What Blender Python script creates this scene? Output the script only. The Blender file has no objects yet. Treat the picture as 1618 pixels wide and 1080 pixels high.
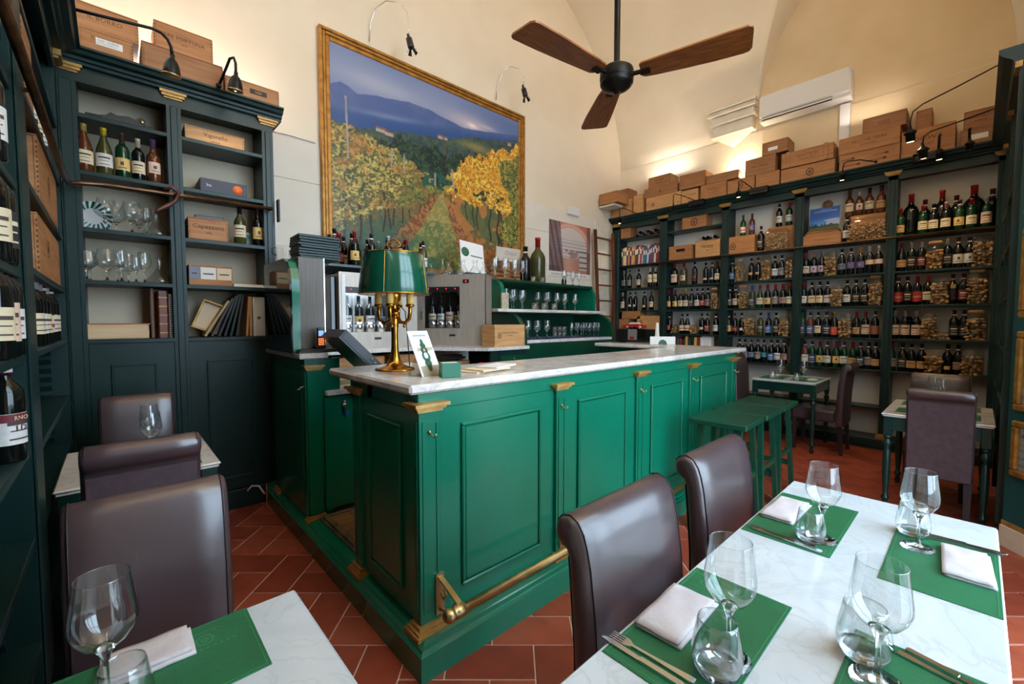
import bpy, bmesh, math, random
import numpy as np
from mathutils import Vector, Matrix
random.seed(7)
PI = math.pi
SC = bpy.context.scene
COL = SC.collection
def lin(c):
    return tuple(((v/255)/12.92 if v/255 <= .04045 else ((v/255+.055)/1.055)**2.4) for v in c)

# ------------------------------------------------------------------ camera, sky, light, exposure
cam_data = bpy.data.cameras.new('camera')
cam = bpy.data.objects.new('camera', cam_data); COL.objects.link(cam)
SC.camera = cam
cam_data.sensor_width = 36.0; cam_data.lens = 680/1618*36.0
cam_data.clip_start = .02
_p = math.radians(2.7784); _a = math.radians(47.2312)
_f = Vector((math.cos(_a), math.sin(_a), 0)); _r = Vector((math.sin(_a), -math.cos(_a), 0))
_F = _f*math.cos(_p) + Vector((0, 0, -math.sin(_p))); _U = _f*math.sin(_p) + Vector((0, 0, math.cos(_p)))
_m = Matrix.Identity(4)
for i in range(3):
    _m[i][0] = _r[i]; _m[i][1] = _U[i]; _m[i][2] = -_F[i]
_m[2][3] = 1.40
cam.matrix_world = _m

world = bpy.data.worlds.new('world'); SC.world = world; world.use_nodes = True
wn = world.node_tree; wn.nodes.clear()
w_out = wn.nodes.new('ShaderNodeOutputWorld'); w_bg = wn.nodes.new('ShaderNodeBackground')
w_bg.inputs[0].default_value = (.66, .84, 1.0, 1); w_bg.inputs[1].default_value = 9.5
wn.links.new(w_bg.outputs[0], w_out.inputs[0])

def area(name, loc, rot, sx, sy, power, color, portal=False):
    l = bpy.data.lights.new(name, 'AREA'); l.shape = 'RECTANGLE'; l.size = sx; l.size_y = sy
    l.energy = power; l.color = color
    o = bpy.data.objects.new(name, l); COL.objects.link(o); o.location = loc; o.rotation_euler = rot
    if portal: l.cycles.is_portal = True
    return o
# daylight falls in through the glazed shop front behind the camera
area('shop_front_daylight', (2.0, -.80, 2.2), (math.radians(90), 0, PI), 2.5, 4.2, 100, (1, 1, 1), portal=True)
# warm uplights: lamps behind the crates, plus added unseen fill for walls and vault
def uplight(loc, sx, sy, power, color=(1, .88, .76), rz=0):
    l = bpy.data.lights.new('cornice_and_fill_uplight', 'AREA'); l.shape = 'RECTANGLE'; l.size = sx; l.size_y = sy
    l.energy = power; l.color = color
    o = bpy.data.objects.new('cornice_and_fill_uplight', l); COL.objects.link(o); o.location = loc; o.rotation_euler = (PI, 0, rz)
    return o
uplight((6.30, 2.22, 3.42), .04, .3, 7, (1, .80, .52))
l = bpy.data.lights.new('cornice_bulb', 'POINT'); l.energy = 3.5; l.color = (1, .78, .46); l.shadow_soft_size = .02
o = bpy.data.objects.new('cornice_bulb', l); COL.objects.link(o); o.location = (6.31, 2.165, 3.36)
uplight((6.22, 3.30, 3.62), .05, .6, 3.5)  # added fill farther along the right cornice, no lamp seen there
uplight((6.22, .9, 3.66), .05, .5, 1.2)  # added weak fill near the front end of the right cornice
uplight((.40, 4.14, 3.03), .8, .05, 20, (1, .88, .76))
uplight((-.45, 2.9, 3.03), .1, 1.2, 12, (1, .90, .78))  # added fill over the left wall cornice, out of view
uplight((1.9, -.55, 4.45), 1.6, .3, 105, (1, .92, .82))  # added fill high behind the camera, brightens ceiling and walls
SC.view_settings.view_transform = 'Standard'; SC.view_settings.look = 'None'
SC.view_settings.gamma = 1; SC.view_settings.use_curve_mapping = False
SC.view_settings.exposure = 0.22
SC.cycles.max_bounces = 10; SC.cycles.transparent_max_bounces = 40
SC.cycles.diffuse_bounces = 6; SC.cycles.glossy_bounces = 4; SC.cycles.transmission_bounces = 8
SC.cycles.caustics_reflective = False; SC.cycles.caustics_refractive = False
SC.cycles.sample_clamp_indirect = 6.0
SC.cycles.use_denoising = True

# ------------------------------------------------------------------ materials
MATS = {}
def mat(name, rgb, rough=.5, metal=0.0, rgb2=None, nscale=6.0, stretch=(1,1,1), bump=0.0, bscale=40.0,
        coat=0.0, spec=.5, emit=None, lo=.35, hi=.65, detail=4.0, rvar=0.0):
    if name in MATS: return MATS[name]
    m = bpy.data.materials.new(name); m.use_nodes = True; MATS[name] = m
    nt = m.node_tree; b = nt.nodes['Principled BSDF']
    c = lin(rgb); b.inputs['Base Color'].default_value = (*c, 1)
    b.inputs['Roughness'].default_value = rough; b.inputs['Metallic'].default_value = metal
    b.inputs['Specular IOR Level'].default_value = spec
    if coat:
        b.inputs['Coat Weight'].default_value = coat; b.inputs['Coat Roughness'].default_value = .12
    if emit: 
        b.inputs['Emission Color'].default_value = (*lin(emit[0]), 1); b.inputs['Emission Strength'].default_value = emit[1]
    if rgb2 or bump or rvar:
        tc = nt.nodes.new('ShaderNodeTexCoord'); mp = nt.nodes.new('ShaderNodeMapping')
        mp.inputs['Scale'].default_value = stretch
        nt.links.new(tc.outputs['Object'], mp.inputs[0])
    if rgb2:
        n = nt.nodes.new('ShaderNodeTexNoise'); n.inputs['Scale'].default_value = nscale; n.inputs['Detail'].default_value = detail
        nt.links.new(mp.outputs[0], n.inputs[0])
        r = nt.nodes.new('ShaderNodeValToRGB'); r.color_ramp.elements[0].position = lo; r.color_ramp.elements[1].position = hi
        r.color_ramp.elements[0].color = (*c, 1); r.color_ramp.elements[1].color = (*lin(rgb2), 1)
        nt.links.new(n.outputs[0], r.inputs[0]); nt.links.new(r.outputs[0], b.inputs['Base Color'])
    if rvar:
        n3 = nt.nodes.new('ShaderNodeTexNoise'); n3.inputs['Scale'].default_value = 5; n3.inputs['Detail'].default_value = 5
        nt.links.new(mp.outputs[0], n3.inputs[0])
        mr = nt.nodes.new('ShaderNodeMapRange'); mr.inputs[1].default_value = .3; mr.inputs[2].default_value = .7
        mr.inputs[3].default_value = max(.02, rough-rvar); mr.inputs[4].default_value = rough+rvar
        nt.links.new(n3.outputs[0], mr.inputs[0]); nt.links.new(mr.outputs[0], b.inputs['Roughness'])
    if bump:
        n2 = nt.nodes.new('ShaderNodeTexNoise'); n2.inputs['Scale'].default_value = bscale; n2.inputs['Detail'].default_value = 3
        nt.links.new(mp.outputs[0], n2.inputs[0])
        bp = nt.nodes.new('ShaderNodeBump'); bp.inputs['Strength'].default_value = bump; bp.inputs['Distance'].default_value = .01
        nt.links.new(n2.outputs[0], bp.inputs['Height']); nt.links.new(bp.outputs[0], b.inputs['Normal'])
    return m
def thin_glass(name, tint=(252, 254, 254), gloss=.05, ior=1.5):
    m = bpy.data.materials.new(name); m.use_nodes = True; nt = m.node_tree; nt.nodes.clear(); MATS[name] = m
    o = nt.nodes.new('ShaderNodeOutputMaterial'); mx = nt.nodes.new('ShaderNodeMixShader')
    t = nt.nodes.new('ShaderNodeBsdfTransparent'); g = nt.nodes.new('ShaderNodeBsdfGlossy'); g.inputs['Roughness'].default_value = gloss
    lf = nt.nodes.new('ShaderNodeLayerWeight'); lf.inputs[0].default_value = .5
    pw = nt.nodes.new('ShaderNodeMath'); pw.operation = 'POWER'; pw.inputs[1].default_value = 3.2
    f = nt.nodes.new('ShaderNodeMath'); f.operation = 'MULTIPLY_ADD'; f.inputs[1].default_value = .9; f.inputs[2].default_value = ((ior-1)/(ior+1))**2*(3.2 if gloss < .1 and ior > 1.4 else 1.6)
    nt.links.new(lf.outputs['Facing'], pw.inputs[0]); nt.links.new(pw.outputs[0], f.inputs[0])
    lw = nt.nodes.new('ShaderNodeLayerWeight'); lw.inputs[0].default_value = .25
    cr = nt.nodes.new('ShaderNodeValToRGB'); cr.color_ramp.elements[0].color = (*lin(tint), 1)
    cr.color_ramp.elements[1].color = (.58, .63, .65, 1); cr.color_ramp.elements[0].position = .62
    nt.links.new(lw.outputs['Facing'], cr.inputs[0]); nt.links.new(cr.outputs[0], t.inputs[0])
    nt.links.new(f.outputs[0], mx.inputs[0]); nt.links.new(t.outputs[0], mx.inputs[1]); nt.links.new(g.outputs[0], mx.inputs[2])
    nt.links.new(mx.outputs[0], o.inputs[0]); return m
def marble(name, a, b, vein, rough=.18, scale=3.0):
    m = bpy.data.materials.new(name); m.use_nodes = True; nt = m.node_tree; MATS[name] = m; p = nt.nodes['Principled BSDF']
    tc = nt.nodes.new('ShaderNodeTexCoord')
    n1 = nt.nodes.new('ShaderNodeTexNoise'); n1.inputs['Scale'].default_value = scale; n1.inputs['Detail'].default_value = 7; n1.inputs['Distortion'].default_value = 1.6
    nt.links.new(tc.outputs['Object'], n1.inputs[0])
    r1 = nt.nodes.new('ShaderNodeValToRGB'); r1.color_ramp.elements[0].position = .3; r1.color_ramp.elements[1].position = .62
    r1.color_ramp.elements[0].color = (*lin(b), 1); r1.color_ramp.elements[1].color = (*lin(a), 1)
    nt.links.new(n1.outputs[0], r1.inputs[0])
    n2 = nt.nodes.new('ShaderNodeTexNoise'); n2.inputs['Scale'].default_value = scale*1.7; n2.inputs['Detail'].default_value = 8; n2.inputs['Distortion'].default_value = 2.4
    nt.links.new(tc.outputs['Object'], n2.inputs[0])
    r2 = nt.nodes.new('ShaderNodeValToRGB'); e = r2.color_ramp.elements
    e[0].position = .47; e[0].color = (0, 0, 0, 1); e[1].position = .53; e[1].color = (0, 0, 0, 1)
    q = r2.color_ramp.elements.new(.5); q.color = (.55, .55, .55, 1)
    nt.links.new(n2.outputs[0], r2.inputs[0])
    mx = nt.nodes.new('ShaderNodeMixRGB'); nt.links.new(r2.outputs[0], mx.inputs[0]); nt.links.new(r1.outputs[0], mx.inputs[1])
    mx.inputs[2].default_value = (*lin(vein), 1); nt.links.new(mx.outputs[0], p.inputs['Base Color'])
    p.inputs['Roughness'].default_value = rough
    return m
GREEN = mat('bar_green_paint', (8, 110, 82), .22, rgb2=(7, 104, 77), nscale=2, spec=.6)
DGREEN = mat('dark_green_paint', (19, 45, 43), .38, rgb2=(16, 41, 39), nscale=3, spec=.35)
MGREEN = mat('backbar_green_paint', (10, 66, 46), .3, rgb2=(8, 58, 40), nscale=4)
TEAL = mat('teal_wall_paint', (20, 84, 88), .5, rgb2=(17, 76, 80), nscale=4)
GOLD = mat('gilded_wood', (190, 150, 82), .42, .35, rgb2=(160, 116, 56), nscale=14, bump=.1, bscale=60)
FGOLD = mat('picture_frame_gilt', (176, 128, 56), .4, .45, rgb2=(140, 92, 34), nscale=18, bump=.15, bscale=80)
BRASS = mat('aged_brass', (206, 180, 128), .36, 1.0, rgb2=(182, 152, 100), nscale=12)
PBRASS = mat('polished_brass', (196, 142, 58), .22, 1.0, rgb2=(150, 104, 40), nscale=20)
BRONZE = mat('bronze_rail', (112, 84, 62), .35, .9, rgb2=(84, 62, 46), nscale=16)
MARBLE = marble('white_table_marble', (206, 213, 216), (192, 200, 204), (180, 189, 193), .14, 2.2)
CMARBLE = marble('bar_counter_marble', (226, 220, 212), (196, 190, 184), (160, 156, 152), .16, 3.2)
PLASTER = mat('cream_plaster', (234, 222, 202), .9, rgb2=(226, 213, 191), nscale=1.3, bump=.25, bscale=5, spec=.2)
LPLASTER = mat('white_lower_plaster', (228, 222, 210), .85, rgb2=(220, 213, 200), nscale=2, bump=.15, bscale=9, spec=.2)
LUNETTE = mat('dimmed_lunette_plaster', (222, 202, 168), .9, rgb2=(212, 190, 154), nscale=1.6, bump=.25, bscale=6, spec=.2)  # darker tan puts the dim light of the lunette into the plaster colour
STUCCO = mat('white_stucco', (232, 224, 208), .8, rgb2=(222, 212, 194), nscale=8)
TILE = mat('terracotta_tile', (158, 74, 50), .42, rgb2=(138, 60, 40), nscale=5, rvar=.08, bump=.08, bscale=20)
TILE2 = mat('terracotta_tile_pale', (168, 84, 58), .42, rgb2=(150, 70, 48), nscale=5, rvar=.08, bump=.08, bscale=20)
TILE3 = mat('terracotta_tile_deep', (146, 64, 44), .42, rgb2=(126, 54, 38), nscale=5, rvar=.08, bump=.08, bscale=20)
GROUT = mat('cream_grout', (226, 206, 188), .9)
BAYBACK = mat('beige_bay_back', (206, 192, 168), .85, rgb2=(196, 180, 154), nscale=2)
LEATHER = mat('brown_leather', (72, 56, 58), .31, rgb2=(64, 48, 50), nscale=6, bump=.02, bscale=150, spec=.8, coat=.25)
FABRIC = mat('brown_leatherette', (78, 58, 62), .62, rgb2=(68, 50, 54), nscale=30, bump=.1, bscale=200)
DLEG = mat('dark_chair_leg', (40, 28, 28), .45)
CRATEW = [mat('pine_crate_a', (180, 126, 78), .6, rgb2=(154, 101, 58), nscale=4, stretch=(1, 1, 9), bump=.08, bscale=20, detail=6),
          mat('pine_crate_b', (160, 110, 68), .6, rgb2=(136, 89, 52), nscale=4, stretch=(1, 1, 9), bump=.08, bscale=20, detail=6),
          mat('pine_crate_c', (204, 156, 104), .6, rgb2=(182, 131, 82), nscale=4, stretch=(1, 1, 9), bump=.08, bscale=20, detail=6)]
PALEWOOD = mat('pale_new_pine', (222, 190, 150), .6, rgb2=(204, 168, 126), nscale=3, stretch=(1, 1, 8))
WALNUT = mat('fan_blade_wood', (156, 90, 40), .35, rgb2=(110, 60, 26), nscale=4, stretch=(1.5, 10, 1), bump=.05, bscale=20)
LADDERW = mat('ladder_wood', (104, 56, 38), .4, rgb2=(80, 42, 28), nscale=6, stretch=(4, 4, 1))
FLOORW = mat('worn_duckboard', (150, 112, 66), .6, rgb2=(104, 72, 40), nscale=3, stretch=(1, 6, 1))
BRANDINK = mat('burnt_brand_ink', (92, 56, 34), .8)
BLACKM = mat('black_iron', (26, 26, 27), .38, .6)
BLACKP = mat('black_plastic', (22, 22, 24), .35)
BLACKG = mat('black_glossy_panel', (10, 12, 11), .06)
FANMETAL = mat('fan_black_metal', (38, 36, 34), .35, .8, rgb2=(26, 25, 24), nscale=10)
MSTEEL = mat('darkened_steel', (98, 92, 86), .5, .7, rgb2=(86, 80, 75), nscale=5, stretch=(30, 30, 1))  # darkened copy of the brushed steel, holds down window glare by colour
STEEL = mat('brushed_steel', (190, 180, 168), .5, .65, rgb2=(170, 160, 149), nscale=5, stretch=(30, 30, 1))  # lightened copy, makes up for dark surroundings by colour
CHROME = mat('chrome', (222, 224, 226), .2, 1.0)
WHITEP = mat('white_plastic', (226, 224, 222), .4)
PAPER = mat('white_paper', (232, 230, 226), .7)
CREAMP = mat('cream_paper', (228, 208, 176), .7)
NAPKIN = mat('white_linen', (204, 197, 198), .85, rgb2=(194, 186, 188), nscale=20, bump=.15, bscale=150)
PLACEMAT = mat('green_leather_mat', (28, 108, 68), .48, rgb2=(24, 96, 60), nscale=8, bump=.15, bscale=180)
EMBOSS = mat('embossed_green', (52, 128, 86), .5)
BOXGREEN = mat('green_card_box', (48, 112, 88), .5)
LOGO = mat('green_print', (46, 96, 72), .6)
SHADE = mat('green_metal_shade', (10, 78, 56), .16, .1, rgb2=(9, 70, 50), nscale=2, coat=.5)
SHADEIN = mat('shade_white_inside', (240, 214, 150), .6)
GLASS = thin_glass('clear_glass')
SOLIDG = mat('solid_glass', (250, 252, 252), .02)
SOLIDG.node_tree.nodes['Principled BSDF'].inputs['Transmission Weight'].default_value = 1.0
SOLIDG.node_tree.nodes['Principled BSDF'].inputs['IOR'].default_value = 1.48
FILM = thin_glass('cellophane_film', (238, 234, 226), .12, 1.3)
PANE = thin_glass('clear_window_pane', (244, 246, 248), .02, 1.3)
RED = mat('red_enamel', (196, 28, 30), .25, coat=.5)
PASTA = [mat('pasta_a', (206, 170, 120), .7, rgb2=(178, 138, 88), nscale=20), mat('pasta_b', (186, 148, 98), .7, rgb2=(150, 110, 68), nscale=20),
         mat('pasta_c', (168, 146, 112), .7, rgb2=(140, 116, 84), nscale=20)]
def lamp_glow(name, rgb, s):
    return mat(name, rgb, .5, emit=(rgb, s))
BULB = lamp_glow('warm_bulb_glow', (255, 214, 150), 14)
LED = lamp_glow('red_led', (255, 30, 30), 2.0)
SCREEN = lamp_glow('phone_screen_glow', (120, 165, 235), 1.0)
KEYGLOW = lamp_glow('keypad_backlight', (255, 140, 80), .8)

# ------------------------------------------------------------------ mesh builder
class MB:
    def __init__(s): s.v = []; s.f = []; s.mi = []; s.sm = []
    def add(s, vs, fs, mi=0, smooth=False):
        o = len(s.v); s.v += [tuple(p) for p in vs]
        for f in fs: s.f.append(tuple(i+o for i in f)); s.mi.append(mi); s.sm.append(smooth)
        return s
    def box(s, x0, y0, z0, x1, y1, z1, mi=0, b=0.0):
        if x0 > x1: x0, x1 = x1, x0
        if y0 > y1: y0, y1 = y1, y0
        if z0 > z1: z0, z1 = z1, z0
        if b <= 0:
            v = [(x0,y0,z0),(x1,y0,z0),(x1,y1,z0),(x0,y1,z0),(x0,y0,z1),(x1,y0,z1),(x1,y1,z1),(x0,y1,z1)]
            return s.add(v, [(0,3,2,1),(4,5,6,7),(0,1,5,4),(1,2,6,5),(2,3,7,6),(3,0,4,7)], mi)
        b = min(b, (x1-x0)*.45, (y1-y0)*.45, (z1-z0)*.45)
        v = []
        lo, hi = (x0,y0,z0), (x1,y1,z1)
        idx = {}
        for sx in (0,1):
            for sy in (0,1):
                for sz in (0,1):
                    sg = (sx,sy,sz)
                    for ax in range(3):
                        p = [ (hi[k] if sg[k] else lo[k]) if k == ax else ((hi[k]-b) if sg[k] else (lo[k]+b)) for k in range(3)]
                        idx[(sg,ax)] = len(v); v.append(p)
        F = []
        for ax in range(3):
            a2, a3 = (ax+1)%3, (ax+2)%3
            for sd in (0,1):
                q = []
                for (i,j) in ((0,0),(1,0),(1,1),(0,1)):
                    sg = [0,0,0]; sg[ax] = sd; sg[a2] = i; sg[a3] = j; q.append(idx[(tuple(sg),ax)])
                F.append(tuple(q) if sd else tuple(q[::-1]))
        for ax in range(3):            # edges along axis ax
            a2, a3 = (ax+1)%3, (ax+2)%3
            for i in (0,1):
                for j in (0,1):
                    s0=[0,0,0]; s0[a2]=i; s0[a3]=j; s1=list(s0); s1[ax]=1; s0=tuple(s0); s1=tuple(s1)
                    q=(idx[(s0,a2)],idx[(s1,a2)],idx[(s1,a3)],idx[(s0,a3)])
                    F.append(q if (i==j) else q[::-1])
        for sx in (0,1):
            for sy in (0,1):
                for sz in (0,1):
                    sg=(sx,sy,sz); q=(idx[(sg,0)],idx[(sg,1)],idx[(sg,2)])
                    F.append(q if (sx+sy+sz)%2==1 else q[::-1])
        return s.add(v, F, mi)
    def prism(s, poly, d0, d1, axis=2, mi=0, smooth=False):
        """polygon in the two other axes (cyclic order), extruded along axis"""
        def P(a, b, d):
            return {2:(a,b,d), 1:(b,d,a), 0:(d,a,b)}[axis]
        n = len(poly)
        v = [P(a,b,d0) for a,b in poly] + [P(a,b,d1) for a,b in poly]
        s.add(v, [tuple(range(n))[::-1], tuple(range(n,2*n))], mi)
        o = len(s.v)-2*n
        for i in range(n):
            j=(i+1)%n; s.f.append((o+i,o+j,o+n+j,o+n+i)); s.mi.append(mi); s.sm.append(smooth)
        return s
    def lathe(s, prof, n=20, c=(0,0,0), mi=0, smooth=True, a0=0, a1=2*PI, axis=2):
        full = abs(a1-a0-2*PI) < 1e-6; m = n if full else n+1; v=[]; f=[]
        def P(x,y,z):
            x,y,z = {2:(x,y,z),0:(z,x,y),1:(y,z,x)}[axis]
            return (x+c[0],y+c[1],z+c[2])
        for r,z in prof:
            for i in range(m):
                a=a0+(a1-a0)*i/n; v.append(P(r*math.cos(a),r*math.sin(a),z))
        for k in range(len(prof)-1):
            for i in range(n):
                j=(i+1)%m; f.append((k*m+i,k*m+j,(k+1)*m+j,(k+1)*m+i))
        if full:
            if prof[0][0]>1e-4: f.append(tuple(range(m))[::-1])
            if prof[-1][0]>1e-4: f.append(tuple(range((len(prof)-1)*m,len(prof)*m)))
        return s.add(v,f,mi,smooth)
    def shell(s, prof, n=24, c=(0,0,0), mi=0):
        v=[];f=[]
        for r,z in prof:
            for i in range(n):
                a=2*PI*i/n; v.append((r*math.cos(a)+c[0],r*math.sin(a)+c[1],z+c[2]))
        for k in range(len(prof)-1):
            for i in range(n):
                j=(i+1)%n; f.append((k*n+i,k*n+j,(k+1)*n+j,(k+1)*n+i))
        return s.add(v,f,mi,True)
    def tube(s, pts, r, n=8, mi=0, caps=True):
        pts=[Vector(p) for p in pts]; rs = r if isinstance(r,(list,tuple)) else [r]*len(pts)
        v=[];f=[]; up=None
        for k,p in enumerate(pts):
            t=(pts[min(k+1,len(pts)-1)]-pts[max(k-1,0)]).normalized()
            if up is None:
                up = Vector((0,0,1)) if abs(t.z)<.9 else Vector((1,0,0))
            x=t.cross(up)
            if x.length<1e-5: x=t.cross(Vector((0,1,0)))
            x.normalize(); y=x.cross(t).normalized(); up=y
            for i in range(n):
                a=2*PI*i/n; v.append(p+rs[k]*(x*math.cos(a)+y*math.sin(a)))
        for k in range(len(pts)-1):
            for i in range(n):
                j=(i+1)%n; f.append((k*n+i,(k+1)*n+i,(k+1)*n+j,k*n+j))
        if caps: f.append(tuple(range(n))); f.append(tuple(range((len(pts)-1)*n,len(pts)*n))[::-1])
        return s.add(v,f,mi,True)
    def bar(s, a, b, w, h, mi=0):
        """square bar from a to b, tapered when w, h are pairs"""
        a=Vector(a);b=Vector(b);t=(b-a).normalized(); up=Vector((0,0,1)) if abs(t.z)<.95 else Vector((0,1,0))
        x=t.cross(up).normalized(); y=x.cross(t).normalized()
        if abs(t.z)>.5: x=Vector((1,0,0)); x=(x-t*x.dot(t)).normalized(); y=t.cross(x)
        w0,w1=(w if isinstance(w,tuple) else (w,w)); h0,h1=(h if isinstance(h,tuple) else (h,h))
        v=[a-x*w0/2-y*h0/2,a+x*w0/2-y*h0/2,a+x*w0/2+y*h0/2,a-x*w0/2+y*h0/2,
           b-x*w1/2-y*h1/2,b+x*w1/2-y*h1/2,b+x*w1/2+y*h1/2,b-x*w1/2+y*h1/2]
        return s.add(v,[(0,3,2,1),(4,5,6,7),(0,1,5,4),(1,2,6,5),(2,3,7,6),(3,0,4,7)],mi)
    def ball(s, c, r, mi=0, n=10, sq=(1,1,1)):
        v=[];f=[];m=max(4,n//2)
        for k in range(m+1):
            p=PI*k/m
            for i in range(n):
                a=2*PI*i/n; v.append((c[0]+sq[0]*r*math.sin(p)*math.cos(a),c[1]+sq[1]*r*math.sin(p)*math.sin(a),c[2]-sq[2]*r*math.cos(p)))
        for k in range(m):
            for i in range(n):
                j=(i+1)%n; f.append((k*n+i,k*n+j,(k+1)*n+j,(k+1)*n+i))
        return s.add(v,f,mi,True)
    def mesh(s, name, mats):
        me=bpy.data.meshes.new(name); me.from_pydata(s.v,[],s.f)
        for m in (mats if isinstance(mats,(list,tuple)) else [mats]): me.materials.append(m)
        if len(me.polygons)==len(s.mi):
            me.polygons.foreach_set('material_index',s.mi); me.polygons.foreach_set('use_smooth',s.sm)
        me.update(); return me
    def build(s, name, mats, parent=None, loc=None, rotz=None):
        return put(name, s.mesh(name, mats), parent, loc, rotz)
def put(name, me, parent=None, loc=None, rotz=None):
    o=bpy.data.objects.new(name,me); COL.objects.link(o)
    if parent is not None: o.parent=parent
    if loc is not None: o.location=loc
    if rotz is not None: o.rotation_euler=(0,0,rotz)
    return o
def tag(o, label, cat, group=None):
    o['label']=label; o['category']=cat
    if group: o['group']=group
    return o
def thing(name, label, cat, loc=(0,0,0), rotz=0, group=None):
    o=bpy.data.objects.new(name,None); COL.objects.link(o); o.location=loc; o.rotation_euler=(0,0,rotz)
    o.empty_display_size=.05
    return tag(o,label,cat,group)
def struct(o): o['kind']='structure'; return o
def dup(root, loc, rotz=None, label=None, group=None):
    r=root.copy(); COL.objects.link(r); r.location=loc
    if rotz is not None: r.rotation_euler=(0,0,rotz)
    if label: r['label']=label
    if group: r['group']=group
    for ch in list(root.children):
        c=ch.copy(); COL.objects.link(c); c.parent=r
        for g in list(ch.children):
            d=g.copy(); COL.objects.link(d); d.parent=c
    return r
TXT={}
def text(name, body, size, m, parent=None, loc=(0,0,0), rot=(PI/2,0,0), ext=.0006, sx=1.0, align='CENTER'):
    cu=bpy.data.curves.new(name,'FONT'); cu.body=body; cu.size=size; cu.align_x=align; cu.align_y='CENTER'; cu.extrude=ext; cu.resolution_u=2
    t=bpy.data.objects.new('tmp',cu); COL.objects.link(t)
    bpy.context.view_layer.update()
    dg=bpy.context.evaluated_depsgraph_get()
    me=bpy.data.meshes.new_from_object(t.evaluated_get(dg)); bpy.data.objects.remove(t)
    me.materials.clear(); me.materials.append(m)
    o=put(name,me,parent,loc); o.rotation_euler=rot; o.scale=(sx,1,1); return o
ORD=['first','second','third','fourth','fifth','sixth','seventh','eighth','ninth','tenth','eleventh','twelfth','thirteenth','fourteenth','fifteenth','sixteenth','seventeenth','eighteenth']
def arc(cx,cy,r,a0,a1,n): return [(cx+r*math.cos(a0+(a1-a0)*i/n),cy+r*math.sin(a0+(a1-a0)*i/n)) for i in range(n+1)]
# ------------------------------------------------------------------ the room
YB, XR, XL, YF = 4.20, 6.39, -.62, -.80        # back wall, right wall, left wall, glazed front
VC, VA, VZ, VB = 2.95, 3.44, 3.9, 2.6          # vault: centre, half span, springing, rise
LC, LA, LB = .97, 1.13, 1.8                    # lunette bay over the right wall
fl=MB().box(XL-.2,YF-.2,-.06,XR+.2,YB+.2,-.004)
floor=struct(fl.build('floor',GROUT))
# herringbone terracotta tiles laid at 45 degrees to the room
tw=.18; U0=(-.087,1.8)
fw2=Vector((_f.x,_f.y)); rt2=Vector((_r.x,_r.y))
tm={}
def tile_me(k):
    if k not in tm:
        hor,mi=k
        b=MB(); L,W=(2*tw,tw) if hor else (tw,2*tw)
        b.box(.003,.003,-.012,L-.003,W-.003,0,0,.0018)
        me=b.mesh('tile',[TILE,TILE2,TILE3][mi]); tm[k]=me
    return tm[k]
tiles=[]
for i in range(-40,41):
    for j in range(-20,21):
        for hor in (1,0):
            u=U0[0]+tw*(i+2*j+(0 if hor else 2)); v=U0[1]+tw*(i-2*j+(0 if hor else -1))
            c=(u+(tw if hor else tw/2), v+(tw/2 if hor else tw))
            p=rt2*c[0]+fw2*c[1]
            if not (XL-.1<p.x<XR+.1 and YF-.1<p.y<YB+.1): continue
            inview = c[1]>.2 and abs(c[0])<c[1]*1.25
            under = (.95<p.x<4.3 and 1.6<p.y) or (p.x<-.2) or (p.y>3.7) or (p.x>6.1)
            tiles.append(((0 if inview else 10)+(20 if under else 0)+c[1],u,v,hor))
tiles.sort()
rest=MB()
rng=random.Random(3)
for n,(d,u,v,hor) in enumerate(tiles):
    o2=rt2*u+fw2*v; ang=math.atan2(rt2.y,rt2.x)
    dz=rng.uniform(-.0008,.0004); mi=rng.choice((0,0,1,2))
    if n<290:
        o=put('tile',tile_me((hor,mi)),floor,(o2.x,o2.y,dz),ang)
    else:
        L,W=(2*tw,tw) if hor else (tw,2*tw); g=.003
        q=[o2+rt2*a+fw2*b for a,b in ((g,g),(L-g,g),(L-g,W-g),(g,W-g))]
        rest.add([(p.x,p.y,dz) for p in q]+[(p.x,p.y,-.01) for p in q],[(0,1,2,3),(4,7,6,5),(0,4,5,1),(1,5,6,2),(2,6,7,3),(3,7,4,0)],mi)
r=rest.build('far_tiles',[TILE,TILE2,TILE3],floor); r['kind']='stuff'

def zb(x):
    q=1-((x-VC)/VA)**2
    return VZ+VB*math.sqrt(max(q,0))
def zc(y):
    q=1-((y-LC)/LA)**2
    return VZ+LB*math.sqrt(q) if q>0 else VZ
# vault
N1,N2=40,10; ys=sorted(set([round(YF-.1+k*.1,3) for k in range(int((YB-YF+.3)/.1))]+[round(LC+LA*math.cos(PI*k/28),4) for k in range(29)]))
b=MB(); rows=[]
for y in ys:
    z=zc(y); sxg=math.sqrt(max(0,1-((z-VZ)/VB)**2)); t1=math.acos(-1); tg=math.acos(min(1,sxg))
    row=[(VC+VA*math.cos(PI-(PI-tg)*k/N1),y,VZ+VB*math.sin(PI-(PI-tg)*k/N1)) for k in range(N1+1)]
    xg=row[-1][0]
    row+=[(xg+(XR+.02-xg)*k/N2,y,z) for k in range(1,N2+1)]
    rows.append(row)
m_=N1+N2+1
for row in rows: b.v+=row
for k in range(len(rows)-1):
    for i in range(m_-1):
        b.f.append((k*m_+i,k*m_+i+1,(k+1)*m_+i+1,(k+1)*m_+i)); b.mi.append(0); b.sm.append(i<N1-0 and i!=N1)
# smooth shading within each web, crease along the groin
ceil=struct(b.build('ceiling',PLASTER))
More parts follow.
